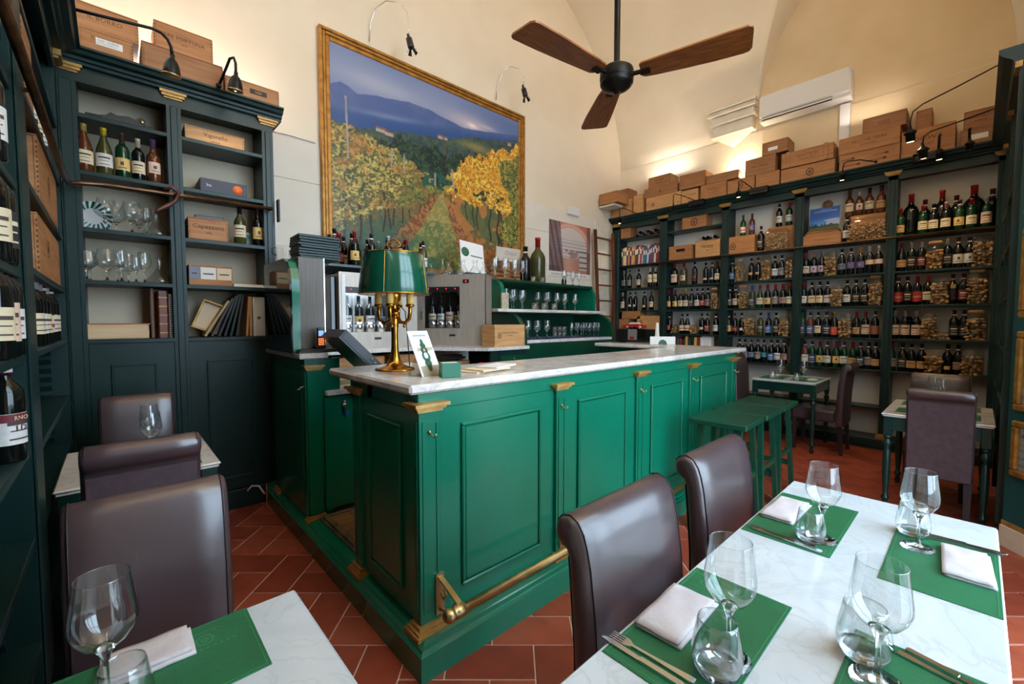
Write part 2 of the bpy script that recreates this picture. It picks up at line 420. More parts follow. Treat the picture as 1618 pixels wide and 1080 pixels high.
# back wall with arched head
poly=[(XL,0),(XR,0)]+[(VC+VA*math.cos(PI*k/40),VZ+VB*math.sin(PI*k/40)) for k in range(41)]+[(XL,VZ)]
b=MB(); b.prism([(z,x) for x,z in poly],YB,YB+.15,1); wall_back=struct(b.build('wall_back',PLASTER))
MB().box(.92,YB-.012,0,XR,YB,2.655).box(.92,YB-.012,2.661,XR,YB,3.02).build('lower_wall_panel',LPLASTER,wall_back)
# right wall: plain below, lunette above
b=MB(); b.box(XR,YF,0,XR+.15,YB+.15,VZ)
wall_right=struct(b.build('wall_right',LPLASTER))
b=MB(); b.box(XR-.006,YF,3.0,XR+.01,YB,VZ+.02); b.build('upper_wall',PLASTER,wall_right)
b=MB(); poly=[(LC+LA*math.cos(PI*k/30),VZ+LB*math.sin(PI*k/30)) for k in range(31)]
b.prism(poly,XR+.0,XR+.12,0); b.build('lunette',LUNETTE,wall_right)
b=MB(); b.box(XR-.01,-.16,3.0,XR+.01,2.02,VZ+.01); b.build('lunette_foot',LUNETTE,wall_right)
b=MB(); b.box(XL-.15,YF,0,XL,YB+.15,VZ+.05); struct(b.build('wall_left',LPLASTER))
# front wall: solid right part, splayed jamb, head above the glazed shop front
b=MB(); b.box(4.06,-.30,0,XR+.15,-.16,VZ+2.7)
b.add([(4.06,-.16,0),(3.30,-.76,0),(3.42,-.9,0),(4.2,-.3,0),(4.06,-.16,6.6),(3.30,-.76,6.6),(3.42,-.9,6.6),(4.2,-.3,6.6)],[(0,1,5,4),(1,2,6,5),(2,3,7,6),(3,0,4,7),(0,3,2,1),(4,5,6,7)])
b.box(XL-.1,YF-.12,4.30,3.4,YF,6.6); b.box(XL-.15,YF-.12,0,.74,YF,4.4); 
struct(b.build('wall_front',PLASTER))
# shop front glazing (behind the camera) with its dark green bars
b=MB()
for x in (.77,1.58,2.42,3.25): b.box(x-.03,YF-.06,0,x+.03,YF,4.30)
b.box(.74,YF-.06,.0,3.3,YF,.12); b.box(.74,YF-.06,2.4,3.3,YF,2.46)
wf=struct(b.build('window_1',DGREEN))
for x0,x1 in ((.80,1.55),(1.61,2.39),(2.45,3.22)):
    MB().box(x0,YF-.035,.12,x1,YF-.03,2.4).build('pane',PANE,wf)
    MB().box(x0,YF-.035,2.46,x1,YF-.03,4.30).build('pane',PANE,wf)
# pavement and facade outside, which light the shop from below
b=MB().box(-6,-9,-.08,9,YF-.13,-.02); pv=struct(b.build('street_paving',mat('street_stone',(150,146,138),.9,rgb2=(128,124,118),nscale=2)))
# corbel where the vault ribs come down on the right wall
b=MB(); yc0,yc1=2.08,2.68
def corb(z0,z1,out,ins=0): b.box(XR-out,yc0+ins,z0,XR+.01,yc1-ins,z1,0,.006)
corb(4.30,4.335,.17,-.02); corb(4.265,4.30,.14,.0); corb(4.235,4.262,.16,-.01); corb(4.15,4.235,.11,.03); corb(4.115,4.15,.14,.0); corb(3.985,4.115,.10,.05); corb(3.955,3.985,.125,.03)
yc=(yc0+yc1)/2
b.add([(XR-.10,yc0+.06,3.955),(XR-.10,yc1-.06,3.955),(XR,yc1-.06,3.955),(XR,yc0+.06,3.955),(XR-.005,yc,3.80)],[(0,1,2,3),(0,4,1),(1,4,2),(2,4,3),(3,4,0)])
struct(b.build('trim_1',STUCCO)); 
# skirting of the splayed jamb: cream block with gilt line
J0=Vector((4.06,-.16)); J1=Vector((3.30,-.76)); jd=(J1-J0).normalized(); jn=Vector((jd.y,-jd.x)); 
if jn.y<0: jn=-jn
def jbox(b,s0,s1,z0,z1,d0,d1,mi=0,bev=0):
    """box on the splayed jamb: along it, height, distance in front"""
    P=[]
    for z in (z0,z1):
        for s,d in ((s0,d0),(s1,d0),(s1,d1),(s0,d1)):
            p=J0+jd*s+jn*d; P.append((p.x,p.y,z))
    return b.add(P,[(0,3,2,1),(4,5,6,7),(0,1,5,4),(1,2,6,5),(2,3,7,6),(3,0,4,7)],mi)
b=MB(); jbox(b,0,.96,.16,2.9,.0,.015); jb=struct(b.build('trim_2',TEAL))
b=MB(); jbox(b,0,.96,0,.13,0,.03); b.build('baseboard_right',STUCCO,jb)
b=MB(); jbox(b,0,.96,.13,.16,0,.022); b.build('gilt_line',GOLD,jb)

# air conditioner, its pipe cover, the small alarm box
t=thing('air_conditioner','white wall air conditioner above the right wall shelving','air conditioner',(XR-.012,1.54,3.95))
MB().box(-.19,-.47,.045,0,.47,.33,0,.02).box(-.17,-.47,0,0,.47,.05,0,.01).build('casing',WHITEP,t)
MB().box(-.178,-.30,.012,-.165,.43,.05).build('air_slot',BLACKP,t)
MB().bar((-.186,-.30,.03),(-.186,.43,.03),.004,.02).build('louvre',CHROME,t)
t=tag(MB().box(XR-.06,1.09,3.0,XR-.011,1.19,3.93,0,.008).build('pipe_cover',WHITEP),'white vertical pipe cover running down from the air conditioner','pipe cover')
t=tag(MB().box(4.98,YB-.05,2.98,5.24,YB-.0125,3.1,0,.008).build('alarm_box',WHITEP),'small white alarm box on the back wall above the cellar poster','box')
tag(MB().tube([(.99,YB-.02,3.03),(1.2,YB-.02,3.04),(1.41,YB-.02,3.03)],.008,6).build('wall_cable',WHITEP),'thin white cable run along the wall beside the vineyard picture','cable')

# ------------------------------------------------------------------ fan
fx,fy,fz=2.72,1.83,3.15
t=thing('ceiling_fan','three-bladed ceiling fan with worn wooden blades and black motor','fan',(fx,fy,fz))
b=MB(); b.lathe([(.0,-.115),(.018,-.112),(.022,-.1),(.03,-.095),(.05,-.09),(.09,-.075),(.112,-.055),(.118,-.04),(.112,-.028),(.118,-.022),(.12,-.01),(.12,.035),(.116,.05),(.1,.062),(.06,.07),(.0,.072)],28)
b.build('motor_housing',FANMETAL,t)
ztop=zb(fx)-fz
b=MB(); b.lathe([(.0,.06),(.028,.062),(.03,.1),(.022,.11),(.022,.6),(.026,.605),(.028,.63),(.022,.64),(.022,ztop-.1)],14); b.build('down_rod',FANMETAL,t)
b=MB(); b.lathe([(.02,ztop-.16),(.06,ztop-.12),(.08,ztop-.03),(.08,ztop+.02)],18); b.build('ceiling_canopy',FANMETAL,t)
def blade(ang,length):
    e=thing_part=MB()
    # plan outline along +x, pitched about its own axis
    out=[(x_,y_*1.28) for x_,y_ in [(.17,-.055),(.19,-.068),(.26,-.074),(.45,-.088),(.65,-.102),(length-.03,-.11),(length-.008,-.10),(length,-.08),(length-.004,.05),(length-.02,.072),(length-.05,.078),(.65,.078),(.45,.07),(.26,.06),(.19,.052),(.17,.04)]]
    pit=math.radians(-6)
    v=[];n=len(out)
    for dz in (.0,.011):
        for x,y in out: v.append((x,y*math.cos(pit)-dz*math.sin(pit),y*math.sin(pit)+dz*math.cos(pit)+.012*(x/length)**2))
    f=[tuple(range(n))[::-1],tuple(range(n,2*n))]+[(i,(i+1)%n,n+(i+1)%n,n+i) for i in range(n)]
    e.add(v,f)
    o=e.build('blade',WALNUT,t); o.rotation_euler=(0,0,ang)
    k=MB(); k.bar((.1,0,0),(.17,0,.0),.025,.02); k.box(.165,-.03,-.016,.235,.02,-.006); k.ball((.15,0,0),.016,n=8)
    k.build('blade_bracket',FANMETAL,o)
for a in (49,174,-70): blade(math.radians(a),.86)
# ------------------------------------------------------------------ shelving
SX=6.15
RB=[(4.188,4.041),(3.338,3.216),(2.426,2.327),(1.566,1.468),(.706,.624),(-.082,-.158)]
RZ=dict(rail=2.30,s3=1.93,s4=1.57,s5=1.21,bot=.86,low=.45)
t=thing('wine_shelving','tall dark green open shelving filled with wine on the right-hand wall','shelving',(SX,0,0)); RU=t
for k,(y1,y0) in enumerate(RB):
    p=MB().box(0,y0,.11,.225,y1,2.96).box(-.008,y0+.02,.2,0,y1-.02,2.9,0,.004).build('pillar',DGREEN,t)
    b=MB()
    for i,(z0,z1,o) in enumerate(((2.945,2.955,.01),(2.955,2.972,.022),(2.972,2.985,.03))): b.box(-o,y0-o,z0,.05,y1+o,z1)
    b.build('capital',GOLD,p)
    b=MB(); b.box(-.03,y0-.02,.11,.0,y1+.02,.14); b.box(-.02,y0-.012,.14,0,y1+.012,.16); b.build('gilt_foot',GOLD,p)
for k in range(5):
    ya,yb=RB[k][1],RB[k+1][0]
    for nm,z in RZ.items():
        MB().box(.0,yb-.005,z-.024,.222,ya+.005,z,0,.003).build('shelf',DGREEN,t)
for k,z in ((0,2.74),(1,2.735)):
    MB().box(.0,RB[k+1][0]-.005,z-.024,.222,RB[k][1]+.005,z,0,.003).build('shelf',DGREEN,t)
b=MB(); prof=[(2.985,.24),(2.985,-.03),(3.0,-.035),(3.005,-.05),(3.022,-.055),(3.03,-.085),(3.055,-.095),(3.065,-.11),(3.08,-.11),(3.08,.24)]
b.prism([(z,x) for z,x in prof],-.16,YB-.01,1)
b.build('cornice',DGREEN,t)
MB().box(0,-.16,2.90,.02,YB-.01,2.985).box(.02,-.158,2.93,.222,YB-.012,2.985).build('frieze',DGREEN,t)
MB().box(-.07,-.15,0,.222,YB-.02,.11,0,.004).box(-.05,-.15,.07,.222,YB-.02,.112).build('base_plinth',DGREEN,t)
# rails for the library ladder
b=MB(); b.tube([(SX-.05,-.1,2.285),(SX-.05,4.0,2.285)],.012,8)
for y in (.0,.665,1.515,2.375,3.275): b.bar((SX,y,2.285),(SX-.05,y,2.285),.012,.012)
tag(b.build('ladder_rail',BRONZE),'long bronze ladder rail along the right wall shelving','rail')

# left part of the back wall
LY=3.73
LP=[(-.215,-.12),(.304,.382),(.87,.945)]
LZ=[1.285,1.655,1.975,2.32,2.66]
t=thing('wine_shelving','dark green shelving with panelled cupboards on the back wall left of the picture','shelving',(0,LY,0)); LU=t
for k,(x0,x1) in enumerate(LP):
    xx=x0-.2 if k==0 else x0
    p=MB().box(xx,0,.14,x1,.455,2.9).build('pillar',DGREEN,t)
    b=MB().box(x0+.02,-.008,.2,x1-.02,0,2.84,0,.004); b.build('pillar_panel',DGREEN,p)
    b=MB()
    for i,(z0,z1,o) in enumerate(((2.885,2.897,.01),(2.897,2.914,.022),(2.914,2.93,.032))): b.box(x0-(o if k else -.001),-o,z0,x1+o,.05,z1)
    b.build('capital',GOLD,p)
MB().box(-.4,-.02,0,.945,.455,.14,0,.004).build('base_plinth',DGREEN,t)
for bi,(xa,xb) in enumerate(((-.12,.304),(.382,.87))):
    for z in LZ: MB().box(xa-.004,.0,z-.028,xb+.004,.452,z,0,.003).build('shelf',DGREEN,t)
    MB().box(xa,.0,2.84,xb,.03,2.93).box(xa,.03,2.90,xb,.452,2.93).build('frieze',DGREEN,t)
    MB().box(xa,.285,1.285,xb,.30,2.90).build('back_board',BAYBACK,t)
    d=MB().box(xa+.002,.012,.145,xb-.002,.035,1.257).build('cupboard_door',DGREEN,t)
    b=MB(); w=.012; X0,X1,Z0,Z1=xa+.10,xb-.10,.23,1.12
    for (a0,a1,c0,c1) in ((X0,X1,Z0,Z0+w),(X0,X1,Z1-w,Z1),(X0,X0+w,Z0+w,Z1-w),(X1-w,X1,Z0+w,Z1-w)): b.box(a0,.0,c0,a1,.012,c1,0,.003)
    b.build('panel_moulding',DGREEN,d)
    MB().box(X0+w,.006,Z0+w,X1-w,.012,Z1-w).build('raised_panel',DGREEN,d)
b=MB(); b.prism([(y,z) for z,y in [(2.93,.46),(2.93,-.03),(2.945,-.035),(2.95,-.05),(2.965,-.055),(2.972,-.085),(2.99,-.095),(2.998,-.11),(3.01,-.11),(3.01,.46)]],-.2,1.0,0)
# slanted return of the cornice at its free end
b.build('cornice',DGREEN,t)
# left wall unit
WX=-.20
t=thing('wine_shelving','dark green wine shelving along the left wall close to the camera','shelving',(WX,0,0)); WU=t
for k,(y0,y1) in enumerate(((.9,1.0),(1.96,2.20),(3.60,3.72))):
    p=MB().box(-.36,y0,.14,.0,y1,2.9).build('pillar',DGREEN,t)
    MB().box(0,y0+.03,.2,.008,y1-.03,2.86,0,.004).build('pillar_panel',DGREEN,p)
    if k>0:
        b=MB()
        for sgn,yy in ((-1,y0),(1,y1)):
            if k==2 and sgn>0: continue
            z=.35
            while z<2.8:
                b.prism([(yy,z),(yy+sgn*.018,z+.03),(yy+sgn*.018,z+.036),(yy,z+.036)],-.33,-.07,0); z+=.05
        s_=b.build('toothed_shelf_strips',DGREEN,p)
for ya,yb,zs in ((1.0,1.96,(.40,.729,1.014,1.30,1.555,1.815,2.106,2.40)),(2.20,3.60,(.40,.70,.968,1.297,1.59,1.89,2.20,2.52))):
    for z in zs: MB().box(-.34,ya-.004,z-.026,-.0,yb+.004,z,0,.003).build('shelf',DGREEN,t)
    MB().box(-.02,ya,2.83,.0,yb,2.93).box(-.36,ya,2.90,-.02,yb,2.93).build('frieze',DGREEN,t)
    MB().box(-.36,ya,.14,-.345,yb,2.9).build('back_board',DGREEN,t)
MB().box(-.36,.9,0,.02,3.69,.14,0,.004).box(-.36,.9,.12,.035,3.69,.145,0,.006).build('base_plinth',DGREEN,t)
MB().box(-.005,3.60,.145,.03,3.63,.17).box(0,3.62,.17,.012,3.71,.19).build('gilt_foot',GOLD,t)
b=MB(); b.prism([(z,x) for z,x in [(2.93,-.36),(2.93,.03),(2.945,.035),(2.95,.05),(2.965,.055),(2.972,.085),(2.99,.095),(2.998,.11),(3.01,.11),(3.01,-.36)]],.9,3.62,1)
b.build('cornice',DGREEN,t)
MB().box(.0,3.57,2.897,.032,3.7,2.93).box(0,3.585,2.885,.02,3.7,2.897).build('capital',GOLD,t)
# ladder rail on the two left units
b=MB(); b.tube([(-.165,1.0,2.13),(-.165,3.30,2.16),(-.165,3.62,2.2),(-.12,3.66,2.22),(0,3.665,2.235),(.915,3.67,2.25)],.014,8)
for p in ((-.2,2.1,2.14),): b.bar(p,(-.165,p[1],p[2]),.012,.012)
b.bar((.34,3.73,2.24),(.34,3.67,2.24),.012,.012); b.bar((.905,3.73,2.25),(.905,3.67,2.25),.012,.012)
tag(b.build('ladder_rail',BRONZE),'bent bronze ladder rail running round the left corner shelving','rail')
b=MB(); b.tube([(.27,3.655,2.26),(.315,3.63,2.28),(.345,3.64,2.25),(.33,3.65,2.2),(.29,3.64,2.16),(.235,3.63,2.12),(.225,3.635,2.09)],[.010,.014,.015,.012,.016,.013,.008],8)
tag(b.build('rail_hook',mat('dark_red_leather',(86,44,32),.4)),'twisted dark brown leather strap hanging on the ladder rail','strap')
b=MB(); b.box(.949,3.66,2.16,.965,3.70,2.33,0,.004); tag(b.build('rail_end_plate',BLACKM),'flat dark end plate at the right end of the bent ladder rail','plate')

# shelving along the wall beside the splayed jamb, seen almost edge on
t=thing('wine_shelving','dark shelving at the far right corner seen almost edge on','shelving',(0,-.15,0))
for x0,x1 in ((5.9,6.0),(5.0,5.1),(4.10,4.2)):
    p=MB().box(x0,-.008,.11,x1,.03,2.96).build('pillar',DGREEN,t)
    MB().box(x0-.02,.02,2.94,x1+.02,.05,2.975).build('capital',GOLD,p)
for xa,xb in ((5.1,5.9),(4.2,5.0)):
    for z in (.45,.86,1.21,1.57,1.93,2.3): MB().box(xa-.004,-.008,z-.024,xb+.004,.028,z).build('shelf',DGREEN,t)
b=MB(); b.prism([(y,z) for z,y in [(2.975,-.01),(2.975,.05),(3.0,.06),(3.03,.10),(3.055,.12),(3.08,.12),(3.08,-.01)]],4.1,6.05,0); b.build('cornice',DGREEN,t)

# ------------------------------------------------------------------ the bar
BX0,BX1=.87,4.17; BY=1.49
t=thing('bar_counter','long green panelled bar counter with white marble top and brass foot rail','bar',(0,0,0)); BAR=t
top=MB().box(.83,1.475,1.112,4.39,2.01,1.15,0,.01).box(.83,2.0,1.112,1.32,2.335,1.15,0,.01)
top.build('marble_top',CMARBLE,t)
b=MB()
b.box(BX0+.03,BY+.03,.14,BX1,1.95,1.04); b.box(BX0+.03,1.9,.14,1.25,2.11,1.04)
b.box(BX0+.005,BY+.005,1.04,BX1+.02,1.96,1.112,0,.004); b.box(BX0+.005,1.9,1.04,1.28,2.16,1.112,0,.004)
b.build('carcass',GREEN,t)
def bar_post(x0,x1,y0,y1,faces,hook=True):
    p=MB().box(x0,y0,.165,x1,y1,1.04,0,.002).build('pilaster',GREEN,t)
    b=MB()
    if 'f' in faces: 
        for (a0,a1,c0,c1) in ((x0+.014,x0+.022,.21,1.0),(x1-.022,x1-.014,.21,1.0),(x0+.022,x1-.022,.99,1.0),(x0+.022,x1-.022,.21,.22)): b.box(a0,y0-.004,c0,a1,y0,c1)
    if 's' in faces:
        for (a0,a1,c0,c1) in ((y0+.014,y0+.022,.21,1.0),(y1-.022,y1-.014,.21,1.0)): b.box(x0-.004,a0,c0,x0,a1,c1)
    if b.v: b.build('pilaster_moulding',GREEN,p)
    c=MB()
    for z0,z1,o in ((1.038,1.05,.008),(1.05,1.062,.018),(1.062,1.075,.03)): c.box(x0-o,y0-o,z0,x1+o,y1+(o if 's' in faces else 0),z1)
    c.build('capital',GOLD,p)
    c=MB()
    for z0,z1,o in ((.128,.145,.03),(.145,.155,.022),(.155,.172,.012)): c.box(x0-o,y0-o,z0,x1+o,y1+(o if 's' in faces else 0),z1)
    c.build('gilt_foot',GOLD,p)
    if hook:
        h=MB(); xm=(x0+x1)/2
        h.tube([(xm-.004,y0,.955),(xm-.003,y0-.012,.952),(xm-.001,y0-.020,.943),(xm+.002,y0-.028,.938),(xm+.005,y0-.034,.943),(xm+.006,y0-.036,.954)],.0034,6); h.ball((xm-.004,y0-.003,.956),.008,n=8)
        h.build('bag_hook',BRASS,p)
    return p
posts=[(.868,.968),(1.685,1.765),(2.47,2.555),(3.23,3.32),(4.06,4.15)]
for k,(x0,x1) in enumerate(posts): bar_post(x0,x1,BY-.012,BY+.04,'fs' if k==0 else 'f')
# front panels between the posts
for k in range(4):
    xa,xb=posts[k][1],posts[k+1][0]
    o=MB().box(xa,BY+.008,.16,xb,BY+.032,1.04).build('front_panel',GREEN,t)
    x0,x1,z0,z1=xa+.115,xb-.105,.245,.965; w=.016; b=MB(); y=BY
    for (a0,a1,c0,c1) in ((x0,x1,z0,z0+w),(x0,x1,z1-w,z1),(x0,x0+w,z0+w,z1-w),(x1-w,x1,z0+w,z1-w)): b.box(a0,y-.008,c0,a1,y+.008,c1,0,.005)
    b.build('panel_moulding',GREEN,o)
    MB().box(x0+w+.004,y-.001,z0+w+.004,x1-w-.004,y+.009,z1-w-.004,0,.004).build('raised_panel',GREEN,o)
# left end
e=MB().box(BX0+.012,1.53,.16,BX0+.035,2.04,1.04).build('end_panel',GREEN,t)
b=MB(); y0,y1,z0,z1,w=1.64,1.95,.245,.965,.016
for (a0,a1,c0,c1) in ((y0,y1,z0,z0+w),(y0,y1,z1-w,z1),(y0,y0+w,z0+w,z1-w),(y1-w,y1,z0+w,z1-w)): b.box(BX0-.004,a0,c0,BX0+.012,a1,c1,0,.005)
b.build('panel_moulding',GREEN,e)
MB().box(BX0+.003,y0+w+.004,z0+w+.004,BX0+.011,y1-w-.004,z1-w-.004,0,.004).build('raised_panel',GREEN,e)
p=bar_post(.868,.915,2.04,2.12,'s',hook=False)
# plinth, continuing left past the service gap
prof=[(.105,.0),(.112,.012),(.12,.014),(.126,.03),(.132,.034),(.14,.05),(.14,.1),(0,.1),(0,0)]
b=MB(); n_=len(prof)
for st in range(3):
    for z,d in prof: b.v.append({0:(4.17,1.40+d,z),1:(.822+d,1.40+d,z),2:(.822+d,3.70,z)}[st])
for st in range(2):
    for i in range(n_): j=(i+1)%n_; b.f.append((st*n_+i,st*n_+j,(st+1)*n_+j,(st+1)*n_+i)); b.mi.append(0); b.sm.append(False)
for k0 in (0,2*n_): b.f.append(tuple(range(k0,k0+n_))); b.mi.append(0); b.sm.append(False)
b.build('plinth',GREEN,t)
MB().box(.922,2.12,.02,2.2,2.80,.15).box(.935,2.125,.15,.965,2.78,.165).box(.965,2.75,.15,2.0,2.78,.165).build('step_frame',mat('worn_step_edge',(120,106,80),.6,rgb2=(70,66,52),nscale=9),t)
fb=[MB().box(.968+k*.118,2.13,.15,.968+k*.118+.113,2.745,.162,0,.002).build('floor_board',FLOORW,t) for k in range(5)]
# foot rail
ft=MB(); ft.tube([(.955,1.335,.272),(4.12,1.335,.272)],.0185,14); 
fr=ft.build('foot_rail',BRASS,t)
k=MB(); k.lathe([(.0,-.062),(.014,-.06),(.024,-.05),(.028,-.036),(.026,-.022),(.021,-.016),(.026,-.01),(.026,.03),(.022,.034),(.0,.034)],16,(.945,1.335,.272),axis=0); k.build('rail_knob',BRASS,fr)
for xm in (.955,1.725,2.51,3.275,4.11):
    b=MB(); b.box(xm-.02,1.468,.19,xm+.02,1.478,.36); b.bar((xm,1.475,.35),(xm,1.335,.30),.022,.008)
    b.tube([(xm,1.47,.21),(xm,1.42,.225),(xm,1.38,.26),(xm,1.36,.285)],.007,6); b.tube([(xm,1.44,.31),(xm,1.425,.285),(xm,1.445,.265),(xm,1.46,.285)],.005,6)
    b.build('rail_bracket',BRASS,t)
# return arm at the far end
MB().box(4.07,2.0,1.112,4.39,3.0,1.149,0,.008).build('return_marble_top',CMARBLE,t)
MB().box(4.12,1.95,.14,4.35,2.95,1.112).build('return_carcass',MGREEN,t)
# ------------------------------------------------------------------ bottles
BG={'k':mat('black_bottle_glass',(16,20,18),.07,rgb2=(12,15,14),nscale=3),'g':mat('green_bottle_glass',(14,58,32),.06,rgb2=(11,48,26),nscale=3),
    'o':mat('olive_bottle_glass',(72,72,36),.07,rgb2=(56,56,28),nscale=3),'r':mat('rose_bottle_glass',(104,52,36),.07,rgb2=(88,40,28),nscale=3),
    'a':mat('amber_bottle_glass',(96,50,24),.07,rgb2=(70,34,18),nscale=3)}
GN={'k':'dark','g':'green','o':'olive','r':'rose coloured','a':'amber'}
LC_={'cream':(226,208,172),'white':(222,220,212),'grey':(142,136,134),'pink':(226,194,170),'yellow':(222,184,108),'blue':(60,100,160),'navy':(44,58,92),'teal':(64,130,142),
 'slate':(116,130,152),'lilac':(186,172,190),'purple':(104,96,150),'red':(170,44,48),'maroon':(116,36,48),'rose':(168,132,124),'tan':(206,160,104),'brown':(140,86,54),'orange':(216,84,60),'black':(44,42,42)}
LM={k:mat('paper_label_'+k,v,.6,rgb2=tuple(max(0,int(c*.93)) for c in v),nscale=40) for k,v in LC_.items()}
CC={'red':(176,30,40),'black':(24,22,24),'navy':(32,42,80),'plum':(84,28,44),'silver':(190,186,190),'white':(222,216,210),'cream':(214,196,160),'gold':(196,158,84),'brown':(80,56,40),'purple':(90,60,96),'pink':(214,150,150),'grey':(150,146,150),'blue':(40,84,160),'green':(30,110,60),'yellow':(220,180,40)}
CM={k:mat('capsule_'+k,v,.35,.25,rgb2=tuple(int(c*.9) for c in v),nscale=10) for k,v in CC.items()}
NECK=mat('paper_neck_band',(224,206,196),.6)
INK=mat('label_ink',(70,58,54),.7); GINK=mat('gold_label_ink',(190,150,80),.5,.3)
def profile(kind):
    if kind=='g': return [(.0,.0),(.036,.0),(.0405,.006),(.0405,.135),(.039,.155),(.033,.18),(.025,.205),(.018,.23),(.0148,.25),(.0142,.287),(.0155,.288),(.0155,.296),(.012,.297),(0,.297)]
    if kind=='s': return [(.0,.0),(.034,.0),(.038,.006),(.038,.15),(.034,.172),(.022,.19),(.015,.21),(.014,.265),(.0155,.267),(.0155,.275),(0,.276)]
    if kind=='j': return [(.0,.0),(.041,.0),(.045,.006),(.045,.16),(.043,.18),(.034,.203),(.021,.219),(.015,.232),(.0138,.287),(.0153,.288),(.0153,.298),(.012,.3),(0,.3)]
    return [(.0,.0),(.034,.0),(.0375,.006),(.0375,.182),(.036,.195),(.029,.212),(.019,.224),(.0145,.236),(.0138,.287),(.0153,.288),(.0153,.298),(.012,.3),(0,.3)]
# label styles: (colour, low, high, degrees half width, extra marks)
LS={'cream':('cream',.05,.135,75,'t'),'white':('white',.05,.135,75,'t'),'grey':('grey',.05,.14,75,'t'),'pink':('pink',.045,.15,80,'t'),'yellow':('yellow',.05,.13,75,'e'),'blue':('blue',.04,.13,75,'w'),
 'navy':('navy',.035,.14,80,'w'),'teal':('teal',.075,.135,75,''),'slate':('slate',.065,.13,75,'w'),'lilac':('lilac',.055,.13,70,'e'),'purple':('purple',.07,.14,75,'g'),'red':('red',.055,.13,75,'w'),
 'maroon':('maroon',.045,.14,75,'w'),'rose':('rose',.055,.13,75,'t'),'tan':('tan',.045,.12,75,'t'),'brown':('brown',.045,.14,75,''),'orange':('orange',.03,.125,75,'g'),'black':('black',.045,.145,75,'w'),
 'creamsm':('cream',.055,.08,40,''),'whitesm':('white',.065,.10,35,''),'yellowsm':('yellow',.05,.085,35,''),'goldsm':('tan',.08,.11,35,''),'orangesm':('orange',.06,.13,40,''),
 'creamtall':('cream',.075,.2,75,'b'),'pinksq':('pink',.06,.13,50,'e'),'redblack':('black',.05,.17,70,'r'),'redcream':('cream',.05,.13,80,'r'),'creamlow':('cream',.07,.105,45,''),'creamlow2':('pink',.10,.15,85,''),
 'brownred':('maroon',.05,.12,80,'b'),'whitesq':('white',.045,.135,80,'e'),'redband':('red',.035,.14,78,'b'),'tagged':('black',.05,.13,75,'d')}
LNAME={'creamsm':'small cream','whitesm':'small white','yellowsm':'small yellow','goldsm':'small gold','orangesm':'small orange','creamtall':'tall cream','pinksq':'square pink','redblack':'red and black','redcream':'red and cream','creamlow':'low cream','creamlow2':'curved cream','brownred':'dark red','whitesq':'square white','redband':'red and yellow','tagged':'black tagged'}
BM={}
def patch(b,r,z0,z1,a,off=.0006,mi=0,n=8,a_c=0):
    v=[];f=[]
    for k in range(n+1):
        t=math.radians(a_c-a+2*a*k/n); v+=[((r+off)*math.cos(t),(r+off)*math.sin(t),z0),((r+off)*math.cos(t),(r+off)*math.sin(t),z1)]
    for k in range(n): f.append((2*k,2*k+2,2*k+3,2*k+1))
    return b.add(v,f,mi,True)
def bottle_me(kind,g):
    k=('b',kind,g)
    if k not in BM: BM[k]=MB().lathe(profile(kind),18).mesh('wine_bottle',BG[g])
    return BM[k]
def label_me(kind,style):
    k=('l',kind,style)
    if k not in BM:
        c,z0,z1,a,x=LS[style]; r={'g':.0405,'s':.038}.get(kind,.0375)
        if kind=='g': z1=min(z1,.132)
        b=MB(); patch(b,r,z0,z1,a,.0006,0); h=z1-z0
        mats=[LM[c],INK if c not in('black','navy','blue','maroon','red','brown') else LM['cream'],LM['red'],GINK]
        if x in('t','w'):
            patch(b,r,z0+.62*h,z0+.74*h,a*.55,.0011,1,5); patch(b,r,z0+.42*h,z0+.46*h,a*.45,.0011,1,4); patch(b,r,z0+.15*h,z0+.2*h,a*.5,.0011,1,4)
        if x=='e': patch(b,r,z0+.4*h,z0+.68*h,13,.0011,1,3); patch(b,r,z0+.18*h,z0+.24*h,a*.5,.0011,1,4)
        if x=='g': patch(b,r,z0+.35*h,z0+.65*h,12,.0011,3,3)
        if x=='r': patch(b,r,z0+.3*h,z0+.5*h,a*.8,.0011,2,6)
        if x=='b': patch(b,r,z0+.42*h,z0+.55*h,a*.98,.0011,3,8)
        if x=='d': patch(b,r*.75,z0+.11,z0+.15,28,.012,3,4)
        BM[k]=b.mesh('label',mats)
    return BM[k]
def caps_me(kind,c):
    k=('c',kind,c)
    if k not in BM:
        p=profile(kind); zt=p[-1][1]; b=MB(); lo=zt-.062
        b.lathe([(.0150,lo),(.0149,zt-.014),(.0163,zt-.013),(.0163,zt+.001),(.0,zt+.0015)],14)
        if kind!='s' and c in('black','plum','navy'): b.lathe([(.0172,lo+.008),(.0172,lo+.02)],12,mi=1)
        BM[k]=b.mesh('capsule',[CM[c],NECK])
    return BM[k]
def bottle(loc,kind,g,style,cap,label,group,sc=1.0,face=PI,rs=1.0):
    o=put('wine_bottle',bottle_me({'m':'b','M':'b'}.get(kind,kind),g),None,loc,face+random.uniform(-.25,.25)); o.scale=(sc*rs,sc*rs,sc)
    tag(o,label,'bottle',group); kk={'m':'b','M':'b'}.get(kind,kind)
    if style: put('label',label_me(kk,style),o)
    if cap: put('capsule',caps_me(kk,cap),o)
    return o
